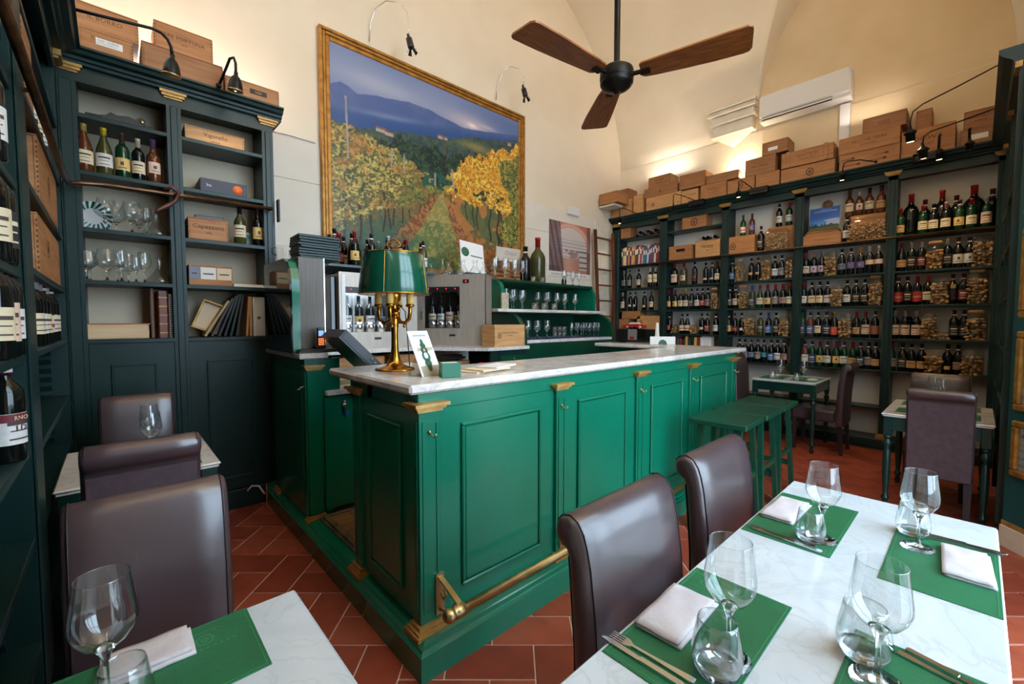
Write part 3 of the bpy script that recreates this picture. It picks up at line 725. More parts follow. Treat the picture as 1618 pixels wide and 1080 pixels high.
RBOT={
 ('1','s3'):[(3.993, 'b', 'k', 'grey', 'silver'), (3.893, 'b', 'k', 'grey', 'plum'), (3.724, 'b', 'k', 'cream', 'black'), (3.519, 'b', 'k', 'creamtall', 'white'), (3.431, 'b', 'k', 'creamtall', 'white')],
 ('1','s4'):[(4.007, 'b', 'k', 'pink', 'cream'), (3.869, 'b', 'k', 'whitesm', 'black'), (3.776, 'b', 'k', 'whitesm', 'plum'), (3.617, 'b', 'k', 'yellowsm', 'black'), (3.496, 'b', 'k', 'cream', 'purple')],
 ('2','s3'):[(3.124, 'm', 'k', 'pink', 'red'), (2.981, 'm', 'o', 'pinksq', 'red'), (2.814, 'M', 'k', 'redblack', 'navy'), (2.656, 'b', 'k', 'creamsm', 'black'), (2.567, 'b', 'k', 'creamsm', 'plum'), (2.498, 'b', 'k', 'cream', 'brown')],
 ('2','s4'):[(3.202, 'b', 'k', 'yellow', 'red'), (3.101, 'b', 'k', 'yellow', 'red'), (3.022, 'b', 'k', 'cream', 'gold'), (2.94, 'b', 'k', 'cream', 'gold'), (2.855, 'b', 'k', 'black', 'black'), (2.775, 'b', 'k', 'white', 'navy'), (2.693, 'b', 'k', 'red', 'black'), (2.621, 'b', 'k', 'grey', 'black')],
 ('2','s5'):[(3.19, 'b', 'k', 'orangesm', 'black'), (2.996, 'g', 'k', 'redcream', 'black'), (2.909, 'g', 'k', 'redcream', 'black'), (2.694, 'b', 'k', 'creamlow', 'black'), (2.618, 'b', 'k', 'maroon', 'black'), (2.504, 'b', 'k', 'white', 'black')],
 ('3','s3'):[(2.299, 'b', 'k', 'blue', 'black'), (2.06, 'b', 'k', 'goldsm', 'plum'), (1.979, 'b', 'k', 'goldsm', 'plum'), (1.785, 'b', 'k', 'white', 'black'), (1.705, 'b', 'k', 'grey', 'black')],
 ('3','s4'):[(2.321, 'b', 'k', 'black', 'navy'), (2.247, 'b', 'k', 'cream', 'navy'), (2.042, 'b', 'o', 'navy', 'blue'), (1.946, 'g', 'g', 'cream', 'red'), (1.856, 'b', 'k', 'yellow', 'red'), (1.767, 'b', 'k', 'grey', 'red'), (1.683, 'b', 'k', 'rose', 'red'), (1.612, 'b', 'k', 'cream', 'red')],
 ('3','s5'):[(2.329, 'b', 'k', 'yellow', 'black'), (2.247, 'b', 'k', 'brownred', 'plum'), (2.162, 'b', 'k', 'whitesm', 'black'), (1.934, 'b', 'o', 'black', 'black'), (1.837, 'b', 'k', 'blue', 'blue'), (1.75, 'b', 'k', 'black', 'black')],
 ('3','bot'):[(2.186, 'b', 'k', 'black', 'black'), (2.11, 'b', 'k', 'grey', 'black'), (2.032, 'b', 'k', 'slate', 'plum'), (1.955, 'b', 'k', 'grey', 'plum'), (1.88, 'b', 'k', 'teal', 'black'), (1.799, 'b', 'k', 'blue', 'plum'), (1.729, 'b', 'k', 'white', 'black'), (1.656, 'b', 'k', 'rose', 'plum')],
 ('3','rail'):[(1.954, 'M', 'k', 'black', 'plum')],
 ('4','s3'):[(1.448, 'b', 'k', 'cream', 'red'), (1.367, 'b', 'k', 'lilac', 'pink'), (1.288, 'b', 'k', 'lilac', 'grey'), (1.094, 'b', 'k', 'slate', 'navy'), (1.008, 'b', 'k', 'purple', 'navy'), (0.921, 'b', 'k', 'purple', 'gold'), (0.843, 'b', 'k', 'creamlow2', 'white'), (0.765, 'b', 'k', 'creamlow2', 'white')],
 ('4','s4'):[(1.459, 'b', 'k', 'white', 'red'), (1.376, 'b', 'k', 'cream', 'black'), (1.298, 'b', 'k', 'cream', 'black'), (1.219, 'b', 'k', 'white', 'black'), (1.036, 'b', 'k', 'white', 'black'), (0.955, 'b', 'k', 'black', 'black'), (0.876, 'b', 'k', 'black', 'black')],
 ('4','s5'):[(1.462, 'b', 'g', 'navy', 'green'), (1.382, 'b', 'r', 'blue', 'navy'), (1.305, 'b', 'k', 'cream', 'black'), (1.22, 'b', 'k', 'navy', 'navy'), (1.144, 'b', 'k', 'orange', 'gold'), (0.939, 'b', 'k', 'tan', 'red'), (0.859, 'b', 'k', 'pink', 'red'), (0.777, 'b', 'k', 'brown', 'black')],
 ('4','bot'):[(1.426, 'b', 'r', 'white', 'plum'), (1.353, 'b', 'g', 'navy', 'black'), (1.276, 'b', 'g', 'yellow', 'red'), (1.201, 'g', 'k', 'white', 'plum'), (1.118, 'b', 'g', 'yellow', 'red'), (1.044, 'b', 'g', 'white', 'plum'), (0.964, 'b', 'g', 'tan', 'red'), (0.891, 'b', 'k', 'navy', 'plum'), (0.822, 'b', 'k', 'grey', 'black'), (0.76, 'b', 'k', 'tan', 'black')],
 ('4','rail'):[(1.059, 'b', 'k', 'white', 'black')],
 ('5','rail'):[(0.602, 'b', 'g', 'tan', 'red'), (0.428, 'b', 'g', 'cream', 'red'), (0.347, 'b', 'k', 'cream', 'black'), (0.256, 'b', 'k', 'cream', 'pink'), (0.162, 'b', 'g', 'yellow', 'plum'), (0.081, 'b', 'g', 'cream', 'red'), (-0.021, 'b', 'g', 'pink', 'silver')],
 ('5','s3'):[(0.58, 'g', 'k', 'tan', 'red'), (0.5, 'b', 'k', 'black', 'white'), (0.424, 'b', 'k', 'maroon', 'white'), (0.232, 'b', 'k', 'black', 'white'), (0.156, 'b', 'k', 'whitesq', 'plum'), (0.08, 'b', 'k', 'whitesq', 'plum')],
 ('5','s4'):[(0.595, 'b', 'k', 'redband', 'plum'), (0.521, 'b', 'k', 'black', 'black'), (0.444, 'b', 'k', 'redband', 'red'), (0.364, 'b', 'k', 'cream', 'red'), (0.184, 'b', 'k', 'tagged', 'plum'), (0.109, 'b', 'k', 'maroon', 'plum')],
 ('5','s5'):[(0.609, 'b', 'k', 'pink', 'silver'), (0.526, 'b', 'k', 'pink', 'silver'), (0.44, 'b', 'k', 'pink', 'silver'), (0.162, 'b', 'k', 'black', 'black'), (0.093, 'b', 'k', 'black', 'black')],
 ('5','bot'):[(0.627, 'b', 'g', 'grey', 'red'), (0.537, 'b', 'k', 'black', 'black'), (0.467, 'b', 'k', 'tan', 'black'), (0.388, 'b', 'k', 'tan', 'black'), (0.196, 'b', 'k', 'yellowsm', 'black'), (0.123, 'b', 'k', 'rose', 'black')],
}
RBAG={
 ('2','s4'):[(2.527, 0.12, 0.27)],
 ('2','s5'):[(3.104, 0.1, 0.14), (2.805, 0.11, 0.14)],
 ('3','s3'):[(2.2, 0.12, 0.27), (1.882, 0.13, 0.32), (1.622, 0.1, 0.27)],
 ('3','s4'):[(2.153, 0.12, 0.28)],
 ('3','s5'):[(2.065, 0.15, 0.28), (1.658, 0.13, 0.26)],
 ('3','rail'):[(1.765, 0.3, 0.27)],
 ('4','s3'):[(1.199, 0.14, 0.28)],
 ('4','s4'):[(1.13, 0.14, 0.25), (0.783, 0.15, 0.31)],
 ('4','s5'):[(1.04, 0.14, 0.28)],
 ('4','rail'):[(0.877, 0.4, 0.26)],
 ('5','s3'):[(0.321, 0.16, 0.26), (-0.004, 0.17, 0.31)],
 ('5','s4'):[(0.274, 0.16, 0.27), (0.019, 0.17, 0.31)],
 ('5','s5'):[(0.346, 0.14, 0.27), (0.253, 0.16, 0.08), (0.014, 0.17, 0.27)],
 ('5','bot'):[(0.299, 0.16, 0.25), (0.029, 0.18, 0.26)],
}
BAYN={'1':'ladder bay','2':'second bay','3':'middle bay','4':'fourth bay','5':'far right bay'}
SHN={'rail':'rail shelf','s3':'shelf below rail','s4':'second shelf below rail','s5':'third shelf below rail','bot':'lowest bottle shelf'}
SZ={'rail':2.30,'s3':1.93,'s4':1.57,'s5':1.21,'bot':.86}
for (bay,sh),L in RBOT.items():
    for i,(y,k,g,la,ca) in enumerate(L):
        sc={'m':1.12,'M':1.1}.get(k,1.0)*(1.0 if sh!='s3' else 1.0); rs=1.22 if k=='m' else 1.0
        n=ORD[i]+' bottle on ' if len(L)>1 else 'bottle on '
        hold='right wall '+SHN[sh]
        lab=f"{GN[g]} wine {n}{SHN[sh]}, {BAYN[bay]}, {LNAME.get(la,la)} label"
        bottle((SX+.065+random.uniform(-.004,.012),y,SZ[sh]),k,g,la,ca,lab,'wine bottles on the right wall shelving',sc*(1.0 if k!='g' else 1.0),rs=rs)
# bottles standing on crates or behind others
bx='wine bottles on the right wall shelving'
bottle((SX+.10,2.185,2.535),'b','g','redcream','brown','green bottle with red and cream label on the middle bay crate',bx,.94)
bottle((SX+.10,2.075,2.535),'b','a','purple','brown','amber bottle with purple label on the middle bay crate',bx,.94)
bottle((SX+.12,1.765,2.60),'b','k','white','black','dark bottle with white label above the cork bag in middle bay',bx,.95)
bottle((SX+.12,1.655,2.60),'b','g','white','red','green bottle with white label above the cork bag in middle bay',bx,.95)
for i,(y,g,la,ca,k,s) in enumerate(((1.05,'a','cream','brown','s',1.08),(.962,'a','pinksq','white','s',1.0),(.872,'a','cream','black','s',1.04),(.772,'r','tan','brown','s',1.06))):
    bottle((SX+.12,y,2.60),k,g,la,ca,ORD[i]+' of four amber spirit bottles standing on the fourth bay crate',bx,s)
for y,s,r,lab in ((.527,1.5,1.0,'leftmost big unlabelled dark bottle with red cap in far right bay'),(.292,1.46,1.0,'middle big unlabelled dark bottle with red cap in far right bay'),(.068,1.46,1.2,'widest big unlabelled dark bottle with red cap, far right bay')):
    bottle((SX+.15,y,2.30),'j','k',None,'red',lab,bx,s,rs=r)
for y,s,lab in ((.42,1.25,'half hidden dark bottle behind two green ones in far right bay'),(.19,1.24,'half hidden dark bottle behind the yellow labelled one, far right bay'),(-.055,1.28,'dark bottle half hidden at the right end of far right bay rail shelf')):
    bottle((SX+.175,y,2.30),'b','k',None,'plum',lab,bx,s)
bottle((SX+.15,2.53,1.21),'b','k',None,'black','unlabelled bottle at the back beside the red label, second bay',bx)
bottle((SX+.15,1.17,1.21),'b','k',None,'navy','unlabelled bottle at the back beside the orange label, fourth bay',bx)
bottle((SX+.15,.50,1.21),'b','k',None,'silver','unlabelled bottle at the back between pink labels, far right bay',bx)
# three bottle tops of lying bottles behind the white crate
for i,y in enumerate((2.72,2.66,2.56)):
    o=bottle((SX+.03,y,2.592),'b','k',None,'white',ORD[i]+' lying bottle with white end behind the crate in second bay',bx,.6); o.rotation_euler=(0,-PI/2,0); o.location.x=SX+.215
for i in range(7):
    o=bottle((SX+.21,3.40+.065*i,2.78+.041),'b','k',None,['plum','black','red'][i%3],ORD[i]+' small bottle lying on the top shelf of ladder side bay',bx,.62); o.rotation_euler=(0,-PI/2,0); o.location.z=2.745+.028+ (.045 if i%2 else 0)
# bags of pasta and corks in clear film
def bag(loc,w,h,label,seed,kind=0,d=.10):
    r=random.Random(seed); t=thing('pasta_bag',label,'bag',loc,0,'bags of dried pasta among the bottles')
    b=MB(); hh=h*.97; m=7
    v=[]; 
    prof_=[(0,1.0),(.05,1.03),(.5,1.02),(.86,.98),(.95,.8),(1.0,.72)]
    for q,s in prof_:
        for k in range(12):
            a=2*PI*k/12; cx_=math.copysign(abs(math.cos(a))**.35,math.cos(a)); cy_=math.copysign(abs(math.sin(a))**.35,math.sin(a))
            v.append((cx_*d/2*s*(1 if q<.9 else .5)+r.uniform(-.003,.003),cy_*w/2*s+r.uniform(-.003,.003),q*h))
    f=[]
    for k in range(len(prof_)-1):
        for i in range(12): f.append((k*12+i,k*12+(i+1)%12,(k+1)*12+(i+1)%12,(k+1)*12+i))
    b.add(v,f,0,True); b.build('film',FILM,t)
    c=MB(); fill=.80 if h>.15 else .85
    lump=.03 if kind!=2 else .018
    nz=max(2,int(h*fill/(lump*.9))); ny=max(2,int(w/(lump*1.05)))
    for iz in range(nz):
        for iy in range(ny):
            for ix in (-1,1):
                p=(ix*(d/2-lump*.62)+r.uniform(-.012,.008),(iy-(ny-1)/2)*w*.86/ny+r.uniform(-.011,.011),lump*.5+iz*lump*.9+r.uniform(-.009,.009))
                c.ball(p,lump*r.uniform(.36,.68),r.choice((0,0,1,2)),6,(r.uniform(.8,1.1),r.uniform(.8,1.4),r.uniform(.6,1.1)))
    q=c.build('dried_pasta',PASTA,t); q['kind']='stuff'
    if kind==1:
        MB().box(-.028,-w*.36,h-.005,.028,w*.36,h+.03,0,.012).build('paper_flap',CRATEW[2],t)
n=0
for (bay,sh),L in RBAG.items():
    for i,(y,w,h) in enumerate(L):
        pos='' if len(L)==1 else ORD[i]+' '
        deep = .16 if w>.25 else .10
        x=SX+.06 if w<.25 else SX+.05
        bag((x,y,SZ[sh]),w*.92,h,f"{pos}clear bag of dried pasta on {SHN[sh]}, {BAYN[bay]}" if w<.25 else (f"wide clear bag of corks before the crate, {BAYN[bay]}" if bay=='3' else f"wide brown kraft bag before the crate, {BAYN[bay]}"),100+n,(1 if n%3==0 else 0) if w<.25 else 2,.09); n+=1
# ------------------------------------------------------------------ wooden wine crates
def crate(loc,lx,ly,lz,label,group=None,face='-x',wi=0,txt=None,battens=False,mark=None,gap=True,rotz=0,open_top=False,tsize=None):
    """crate with its origin at the middle of its base; boards, finger joints, lid, brand"""
    t=thing('wine_crate',label,'crate',loc,rotz,group); w=CRATEW[wi]; th=.012
    MB().box(-lx/2,-ly/2,0,lx/2,ly/2,.010).build('base_board',w,t)
    MB().box(-lx/2,-ly/2,.010,-lx/2+th,ly/2,lz-.009,0,.0015).build('side_board',w,t)
    MB().box(lx/2-th,-ly/2,.010,lx/2,ly/2,lz-.009,0,.0015).build('side_board',w,t)
    MB().box(-lx/2+th,-ly/2+.0015,.010,lx/2-th,-ly/2+th,lz-.009,0,.0015).build('end_board',w,t)
    MB().box(-lx/2+th,ly/2-th,.010,lx/2-th,ly/2-.0015,lz-.009,0,.0015).build('end_board',w,t)
    if not open_top: MB().box(-lx/2+.001,-ly/2+.001,lz-.008,lx/2-.001,ly/2-.001,lz,0,.0015).build('lid',w,t)
    if battens:
        for yy in (-ly*.36,ly*.36): MB().box(-lx/2-.01,yy-.02,.0,-lx/2,yy+.02,lz+.008,0,.002).build('batten',w,t)
    # finger joints showing as end grain along the corners
    b=MB(); k=max(3,int(lz/.022)); hh=(lz-.03)/k
    for i in range(0,k,1):
        z=.014+i*hh
        if face=='-x':
            for yy in (-ly/2+.0005,ly/2-.0055): b.box(-lx/2-.0006,yy,z,-lx/2+.001,yy+.005,z+hh*.5)
        else:
            for xx in (-lx/2+.0005,lx/2-.0055): b.box(xx,-ly/2-.0006,z,xx+.005,-ly/2+.003,z+hh*.5)
    b.build('finger_joints',BRANDINK,t)
    if face=='-x': R=(PI/2,0,-PI/2); P=lambda u,z:(-lx/2-.0007,-u,z); span=ly
    elif face=='+x': R=(PI/2,0,PI/2); P=lambda u,z:(lx/2+.0007,u,z); span=ly
    else: R=(PI/2,0,0); P=lambda u,z:(u,-ly/2-.0007+.0015,z); span=lx
    if txt:
        lines=txt if isinstance(txt,(list,tuple)) else [txt]
        s0=tsize or min(lz*.24,span*.9/max(len(l) for l in lines)*1.5)
        for i,l in enumerate(lines):
            s=s0*(1 if i==0 else .55)
            text('brand',l,s,BRANDINK,t,P(0,lz*(.62 if len(lines)>1 else .5)-i*s0*.95),R,.0003)
    if mark:
        u,z,r=mark; b=MB()
        o=P(u,z); 
        ring=[(math.cos(2*PI*k/16),math.sin(2*PI*k/16)) for k in range(16)]
        v=[];f=[]
        for q in (r,r*.72,r*.4,r*.1):
            for cx_,cy_ in ring:
                p=P(u+q*cx_,z+q*cy_*1.15); v.append(p)
        for a in (0,2):
            for k in range(16): f.append((a*16+k,a*16+(k+1)%16,(a+1)*16+(k+1)%16,(a+1)*16+k))
        b.add(v,f); b.build('burnt_seal',BRANDINK,t)
    return t
gR='wooden wine crates on top of the right wall shelving'
def rc(Y1,Y0,z0,z1,label,X=6.09,d=.26,**k):
    return crate((X+d/2,(Y0+Y1)/2,z0),d,abs(Y1-Y0),z1-z0,label,gR,**k)
rc(4.17,3.79,3.08,3.34,'large pale crate on the cornice in the far left corner',wi=2,txt=None)
rc(4.16,3.86,3.341,3.52,'crate with round seal on top of the far left corner crate',wi=1,mark=(-.08,.09,.035),X=6.1)
rc(3.76,3.59,3.08,3.37,'narrow upright crate with white strip beside the far left stack',wi=2)
rc(3.54,2.98,3.08,3.285,'long low crate with seal under two others, left of vertical lamp',wi=2,mark=(-.16,.09,.025))
rc(2.975,2.735,3.08,3.27,'short crate right of the long low one, partly under grey crate',wi=2,txt=['FATTORIA','VINI'])
rc(3.575,3.04,3.286,3.42,'flat crate in the middle of the three high left stack',wi=1,txt=None,mark=(0,.07,.022))
rc(3.51,3.155,3.421,3.585,'topmost crate of the three high left stack',wi=1,txt=['TENUTA','CLASSICO'],X=6.1)
rc(3.017,2.643,3.295,3.50,'plain greyish crate above the short crate right of left stack',wi=1,X=6.1)
rc(2.70,2.35,3.08,3.285,'crate with bold capitals under the lit low crate',wi=0,txt=['ROSSO','DI MONTE'])
rc(2.63,2.205,3.29,3.40,'low crate whose right end is lit from behind',wi=1,X=6.1)
rc(2.34,2.005,3.08,3.265,'crate with faint print directly behind the third cornice lamp',wi=0,mark=(0,.09,.03))
rc(1.995,1.725,3.08,3.265,'reddish crate below the black italic crate',wi=0)
rc(2.127,1.776,3.27,3.48,'crate printed in black italics below the small topmost one',wi=1,txt='Pian Classico',X=6.1)
t=rc(1.93,1.645,3.482,3.64,'small topmost crate with torn white sticker below the corbel',wi=1,X=6.1)
MB().box(-.1318,-.03,.045,-.1302,.075,.085).build('white_sticker',PAPER,t)
rc(1.71,1.168,3.08,3.25,'long pale crate with red drawing left of two battened boards',wi=0,mark=(.03,.08,.04))
rc(1.713,1.186,3.265,3.445,'long battened crate on the long pale crate',wi=0,txt=['TENUTA DI','COLLINA VINO'],battens=True,X=6.1)
t=rc(1.13,.614,3.08,3.262,'crate printed with corkscrews and tools, lower right stack',wi=0)
b=MB()
for (u,z,l,a) in ((-.15,.05,.16,0),(.08,.06,.14,.1),(.1,.11,.13,.05),(-.18,.12,.12,.08)):
    b.box(-.1307,-(u+l/2),z,-.1302,-(u-l/2),z+.006); b.box(-.1307,-(u+l/2),z-.008,-.1302,-(u+l/2-.03),z+.014)
b.build('tool_drawing',BRANDINK,t)
rc(1.137,.618,3.268,3.445,'wide crate printed with two lines above the corkscrew crate',wi=0,txt=['VECCHIE TERRE','DI MONTEFILI'],X=6.09)
rc(.936,.577,3.45,3.61,'dark crate with one large word on the wide two-line crate',wi=1,txt='LUCE',X=6.12)
rc(.51,.39,3.36,3.575,'narrow dark crate standing behind the hanging lamp',wi=1,X=6.2,d=.18)
rc(.606,.211,3.08,3.355,'tall crate branded in two words behind the hanging lamps',wi=0,txt=["DOW'S",'PORT'])
t=rc(.18,-.07,3.08,3.235,'crate with white sticker at the far right of the cornice',wi=1,txt=None)
MB().box(-.1318,-.06,.05,-.1302,.06,.10).build('white_sticker',PAPER,t)
rc(.161,-.07,3.24,3.41,'upper crate at the far right end of the cornice',wi=1,txt=['VIGNETO','RISERVA'],X=6.1)
crate((5.90,4.00,3.24),.30,.34,.17,'single crate on the white post beside the corner',None,face='-x',wi=0)
tag(MB().box(5.78,3.90,3.205,6.02,4.19,3.238,0,.006).build('wall_ledge',STUCCO),'small white ledge under the single corner crate','ledge')
# crates inside the right wall bays
gI='wooden crates standing in the right wall bays'
def ri(Y1,Y0,z0,z1,label,X=6.16,d=.2,**k): return crate((X+d/2,(Y0+Y1)/2,z0),d,abs(Y1-Y0),z1-z0,label,gI,**k)
ri(4.03,3.87-.02,2.745,2.93,'crate at the left end of the top shelf beside the ladder',wi=0,txt=['CHIANTI','rosso'])
ri(2.993,2.636,2.735,2.91,'crate with burnt oval print alone on second bay top shelf',wi=0,mark=(0,.085,.05))
t=ri(3.19,2.835,2.30,2.51,'orange crate with dark name plate, left on second bay rail shelf',wi=0)
b=MB().box(-.1025,-.07,.12,-.1,.06,.16); b.build('name_plate',BLACKM,t)
ri(2.79,2.446,2.30,2.535,'pale crate before lying bottles, right on second bay rail shelf',wi=2,txt=['PETRA','vini'])
ri(2.345,2.007,2.30,2.53,'crate with round seal at left of middle bay rail shelf',wi=0,mark=(-.1,.1,.04))
ri(1.88,1.572,2.30,2.595,'crate standing behind the cork bag in middle bay',wi=0,X=6.235,d=.14)
ri(1.487,1.10,2.30,2.42,'crate under thin boards and the blue book, fourth bay',wi=0,txt='Monteverdi')
ri(1.03,.72,2.30,2.595,'crate standing behind the kraft bag in fourth bay',wi=0,X=6.235,d=.14)
for i,(z,e) in enumerate(((2.421,.0),(2.452,.015))):
    tag(MB().box(6.19+e,1.12+e,z,6.35,1.46-e,z+.028,0,.004).build('wooden_board',CRATEW[1]),('lower','upper')[i]+' thin wooden board lying on the fourth bay crate','board','thin boards under the blue book')
# landscape book leaning on the boards
def vcol_plane(name,W,H,fn,nx,nz,parent,orient='-y',th=.004,rough=.35,spec=.4):
    """flat picture: a fine grid with colours computed per vertex, plus edges"""
    u=np.linspace(0,1,nx+1);v=np.linspace(0,1,nz+1); UU,VV=np.meshgrid(u,v)
    rgb=fn(UU,VV)
    P=np.zeros(((nx+1)*(nz+1),3)); P[:,0]=((UU-.5)*W).ravel(); P[:,2]=((VV-.5)*H).ravel()
    idx=np.arange((nx+1)*(nz+1)).reshape(nz+1,nx+1)
    q=np.stack([idx[:-1,:-1],idx[:-1,1:],idx[1:,1:],idx[1:,:-1]],-1).reshape(-1,4)
    me=bpy.data.meshes.new(name); me.vertices.add(len(P)); me.vertices.foreach_set('co',P.ravel())
    me.loops.add(q.size); me.loops.foreach_set('vertex_index',q.ravel().astype(np.int32))
    me.polygons.add(len(q)); me.polygons.foreach_set('loop_start',np.arange(0,q.size,4,dtype=np.int32)); me.polygons.foreach_set('loop_total',np.full(len(q),4,dtype=np.int32))
    me.update(); me.validate()
    ca=me.color_attributes.new('print','FLOAT_COLOR','POINT')
    c=np.clip(rgb.reshape(-1,3),0,1); c=np.where(c<=.04045,c/12.92,((c+.055)/1.055)**2.4)
    ca.data.foreach_set('color',np.concatenate([c,np.ones((len(c),1))],1).astype(np.float32).ravel())
    m=bpy.data.materials.new(name+'_print'); m.use_nodes=True; nt=m.node_tree; a=nt.nodes.new('ShaderNodeAttribute'); a.attribute_name='print'
    nt.links.new(a.outputs['Color'],nt.nodes['Principled BSDF'].inputs['Base Color']); nt.nodes['Principled BSDF'].inputs['Roughness'].default_value=rough
    nt.nodes['Principled BSDF'].inputs['Specular IOR Level'].default_value=spec
    me.materials.append(m); return put(name,me,parent)
def vnoise(U,V,fx,fy,seed):
    r=np.random.RandomState(seed); g=r.rand(int(fy)+3,int(fx)+3); x=U*fx;y=V*fy
    i=np.floor(x).astype(int);j=np.floor(y).astype(int);a=x-i;b=y-j;a=a*a*(3-2*a);b=b*b*(3-2*b)
    return (g[j,i]*(1-a)+g[j,i+1]*a)*(1-b)+(g[j+1,i]*(1-a)+g[j+1,i+1]*a)*b
def fbm(U,V,fx,fy,seed,o=4):
    s=0;w=.5;t=0
    for k in range(o): s=s+w*vnoise(U,V,fx*2**k,fy*2**k,seed+k);t+=w;w*=.55
    return s/t
def mixc(a,b,t): return a*(1-t[...,None])+np.array(b)/255*t[...,None]
def sstep(a,b,x): t=np.clip((x-a)/(b-a),0,1);return t*t*(3-2*t)
def book_img(U,V):
    c=np.ones(U.shape+(3,))*np.array((30,84,160))/255
    c=mixc(c,(70,130,200),sstep(.6,.2,V)); c=mixc(c,(180,190,215),sstep(.03,.0,abs(V-.42+.35*(U-.8)**2))*(U>.5)*.9)
    c=mixc(c,(150,150,180),((V<.42-.6*(U-.8)**2)&(V>.15)&(U>.58))*.8)
    tr=.16+.22*vnoise(U,V*0,26,1,5)**2; c=mixc(c,(28,48,40),(V<tr)*1.0); c=mixc(c,(60,92,50),(V<.10)*.8)
    c=mixc(c,(200,210,225),(abs(V-.82)<.012)*(U>.15)*(U<.9)*.8); c=mixc(c,(160,185,215),(abs(V-.90)<.008)*(U>.35)*(U<.72)*.7)
    return c
t=thing('landscape_book','blue landscape picture book leaning on boards in fourth bay','book',(6.215,1.275,2.482))
o=vcol_plane('front_cover',.295,.26,book_img,48,40,t); o.rotation_euler=(math.radians(-8),0,-PI/2); o.location=(-.0095,0,.131)
b=MB().box(-.1475,.001,-.13,.1475,.022,.13); o=b.build('page_block',PAPER,t); o.rotation_euler=(math.radians(-8),0,-PI/2); o.location=(-.0095,0,.131)
b=MB().lathe([(0,-.01),(.05,-.01),(.05,.01),(0,.01)],20,axis=0); o=tag(b.build('round_board',CRATEW[1]),'round wooden board against the wall above the blue book','board'); o.location=(6.36,1.275,2.80)
MB().box(-.012,-.02,-.5,.008,.02,-.03).build('handle',CRATEW[1],o)
# row of cookery books, ladder side bay
cols=[(60,70,62),(206,190,150),(224,216,196),(120,40,44),(196,130,80),(44,48,92),(212,170,110),(206,150,96),(130,44,52),(60,56,54),(220,206,186),(160,60,78),(190,150,160),(20,120,150),(30,100,140),(226,214,196),(70,60,120),(90,70,130),(120,80,90),(230,216,180),(130,50,54),(140,52,56),(220,190,190)]
cn=['dark green','buff','ivory','dark red','tan','navy','sand','light brown','crimson','charcoal','cream','raspberry','pale mauve','turquoise','sea blue','white','violet','purple','plum','pale yellow','brick red','rust','pale pink']
y=4.02
for i,c in enumerate(cols):
    w=.7/len(cols); h=random.uniform(.255,.31); lean=.0 if i<3 else random.uniform(.02,.06)
    t=thing('cookery_book',f"{cn[i]} spine, {'' if i>17 else ORD[i]+' ' }book in the row on ladder side rail shelf" if i<18 else f"{cn[i]} spine near the right end of ladder side book row",'book',(6.18,y-w/2,2.30),0,'row of cookery books beside the ladder')
    m=mat('book_'+cn[i].replace(' ','_'),c,.5,rgb2=tuple(int(v*.9) for v in c),nscale=20)
    MB().box(-.01,-w*.46,0,.0,w*.46,h,0,.002).box(0,-w*.46,0,.16,-w*.40,h).box(0,w*.40,0,.16,w*.46,h).build('cover',m,t)
    MB().box(0,-w*.40,.003,.155,w*.40,h-.005).build('pages',PAPER,t)
    MB().box(-.0108,-w*.3,h*.55,-.01,w*.3,h*.8).build('spine_title',PAPER if sum(c)<380 else INK,t)
    t.rotation_euler=(lean,0,0); y-=w
# low books and a leaflet stand on the bottom shelf behind the return counter
y=3.06
for i,(c,n_,h) in enumerate((((70,74,84),'grey',.29),((150,40,40),'red',.28),((60,64,60),'dark',.27),((214,168,90),'yellow',.325),((40,60,50),'green',.32),((30,34,36),'black',.32),((190,180,90),'lime',.31),((160,44,40),'scarlet',.335),((224,216,206),'white',.31))):
    w=.036; t=tag(MB().box(6.19,y-w,.86,6.35,y-.003,.86+h,0,.003).build('thin_book',mat('thin_book_'+n_,c,.5)),f"{n_} thin book on second bay lowest shelf behind the return counter",'book','thin books behind the return counter'); y-=w+.008
tag(MB().box(6.2,2.55,.86,6.3,2.69,1.19,0,.003).build('brochure_box',PAPER),'white brochure box at the right of the thin books','box')
# bay beside the ladder, lowest visible level: black cash drawer with crates and a red toy car
t=thing('coffee_grinder_case','black appliance case under crates in the ladder side bay','appliance',(6.10,3.68,1.10))
MB().box(0,-.36,0,.25,.37,.175,0,.006).build('case',BLACKP,t)
MB().box(-.006,-.15,.02,0,.1,.15).build('front_plate',BLACKG,t)
o=tag(MB().box(6.04,3.66,1.10,6.09,3.80,1.27,0,.004).build('card_terminal',mat('grey_plastic',(150,148,146),.4)),'grey card terminal with red badge before the black appliance','terminal')
MB().box(6.036,3.69,1.115,6.04,3.76,1.155).build('red_badge',RED,o)
MB().box(6.10-SX,3.345,1.075,6.37-SX,4.035,1.099).build('shelf',DGREEN,RU)
def ri2(Y1,Y0,z0,z1,label,**k): return crate((6.24,(Y0+Y1)/2,z0),.2,abs(Y1-Y0),z1-z0,label,gI,**k)
ri2(4.03,3.85,1.276,1.435,'lower small crate at left above the black appliance',wi=0)
ri2(3.98,3.64,1.436,1.56,'upper crate at left above the black appliance',wi=0)
ri2(3.70,3.31,1.276,1.485,'wide pale box right of the red toy car',wi=2,mark=(-.12,.11,.03))
t=thing('toy_car','red vintage model car with white roof before the crates','toy car',(6.12,3.72,1.276))
b=MB(); prof=[(-.19,.03),(-.195,.05),(-.18,.065),(-.09,.075),(.1,.072),(.19,.06),(.2,.04),(.19,.03)]
b.prism([(y,z) for y,z in prof],-.06,.06,0); o=b.build('body',RED,t)
b=MB(); b.prism([(-.10,.074),(-.07,.105),(.05,.105),(.09,.074)],-.048,.048,0); b.build('roof',WHITEP,t)
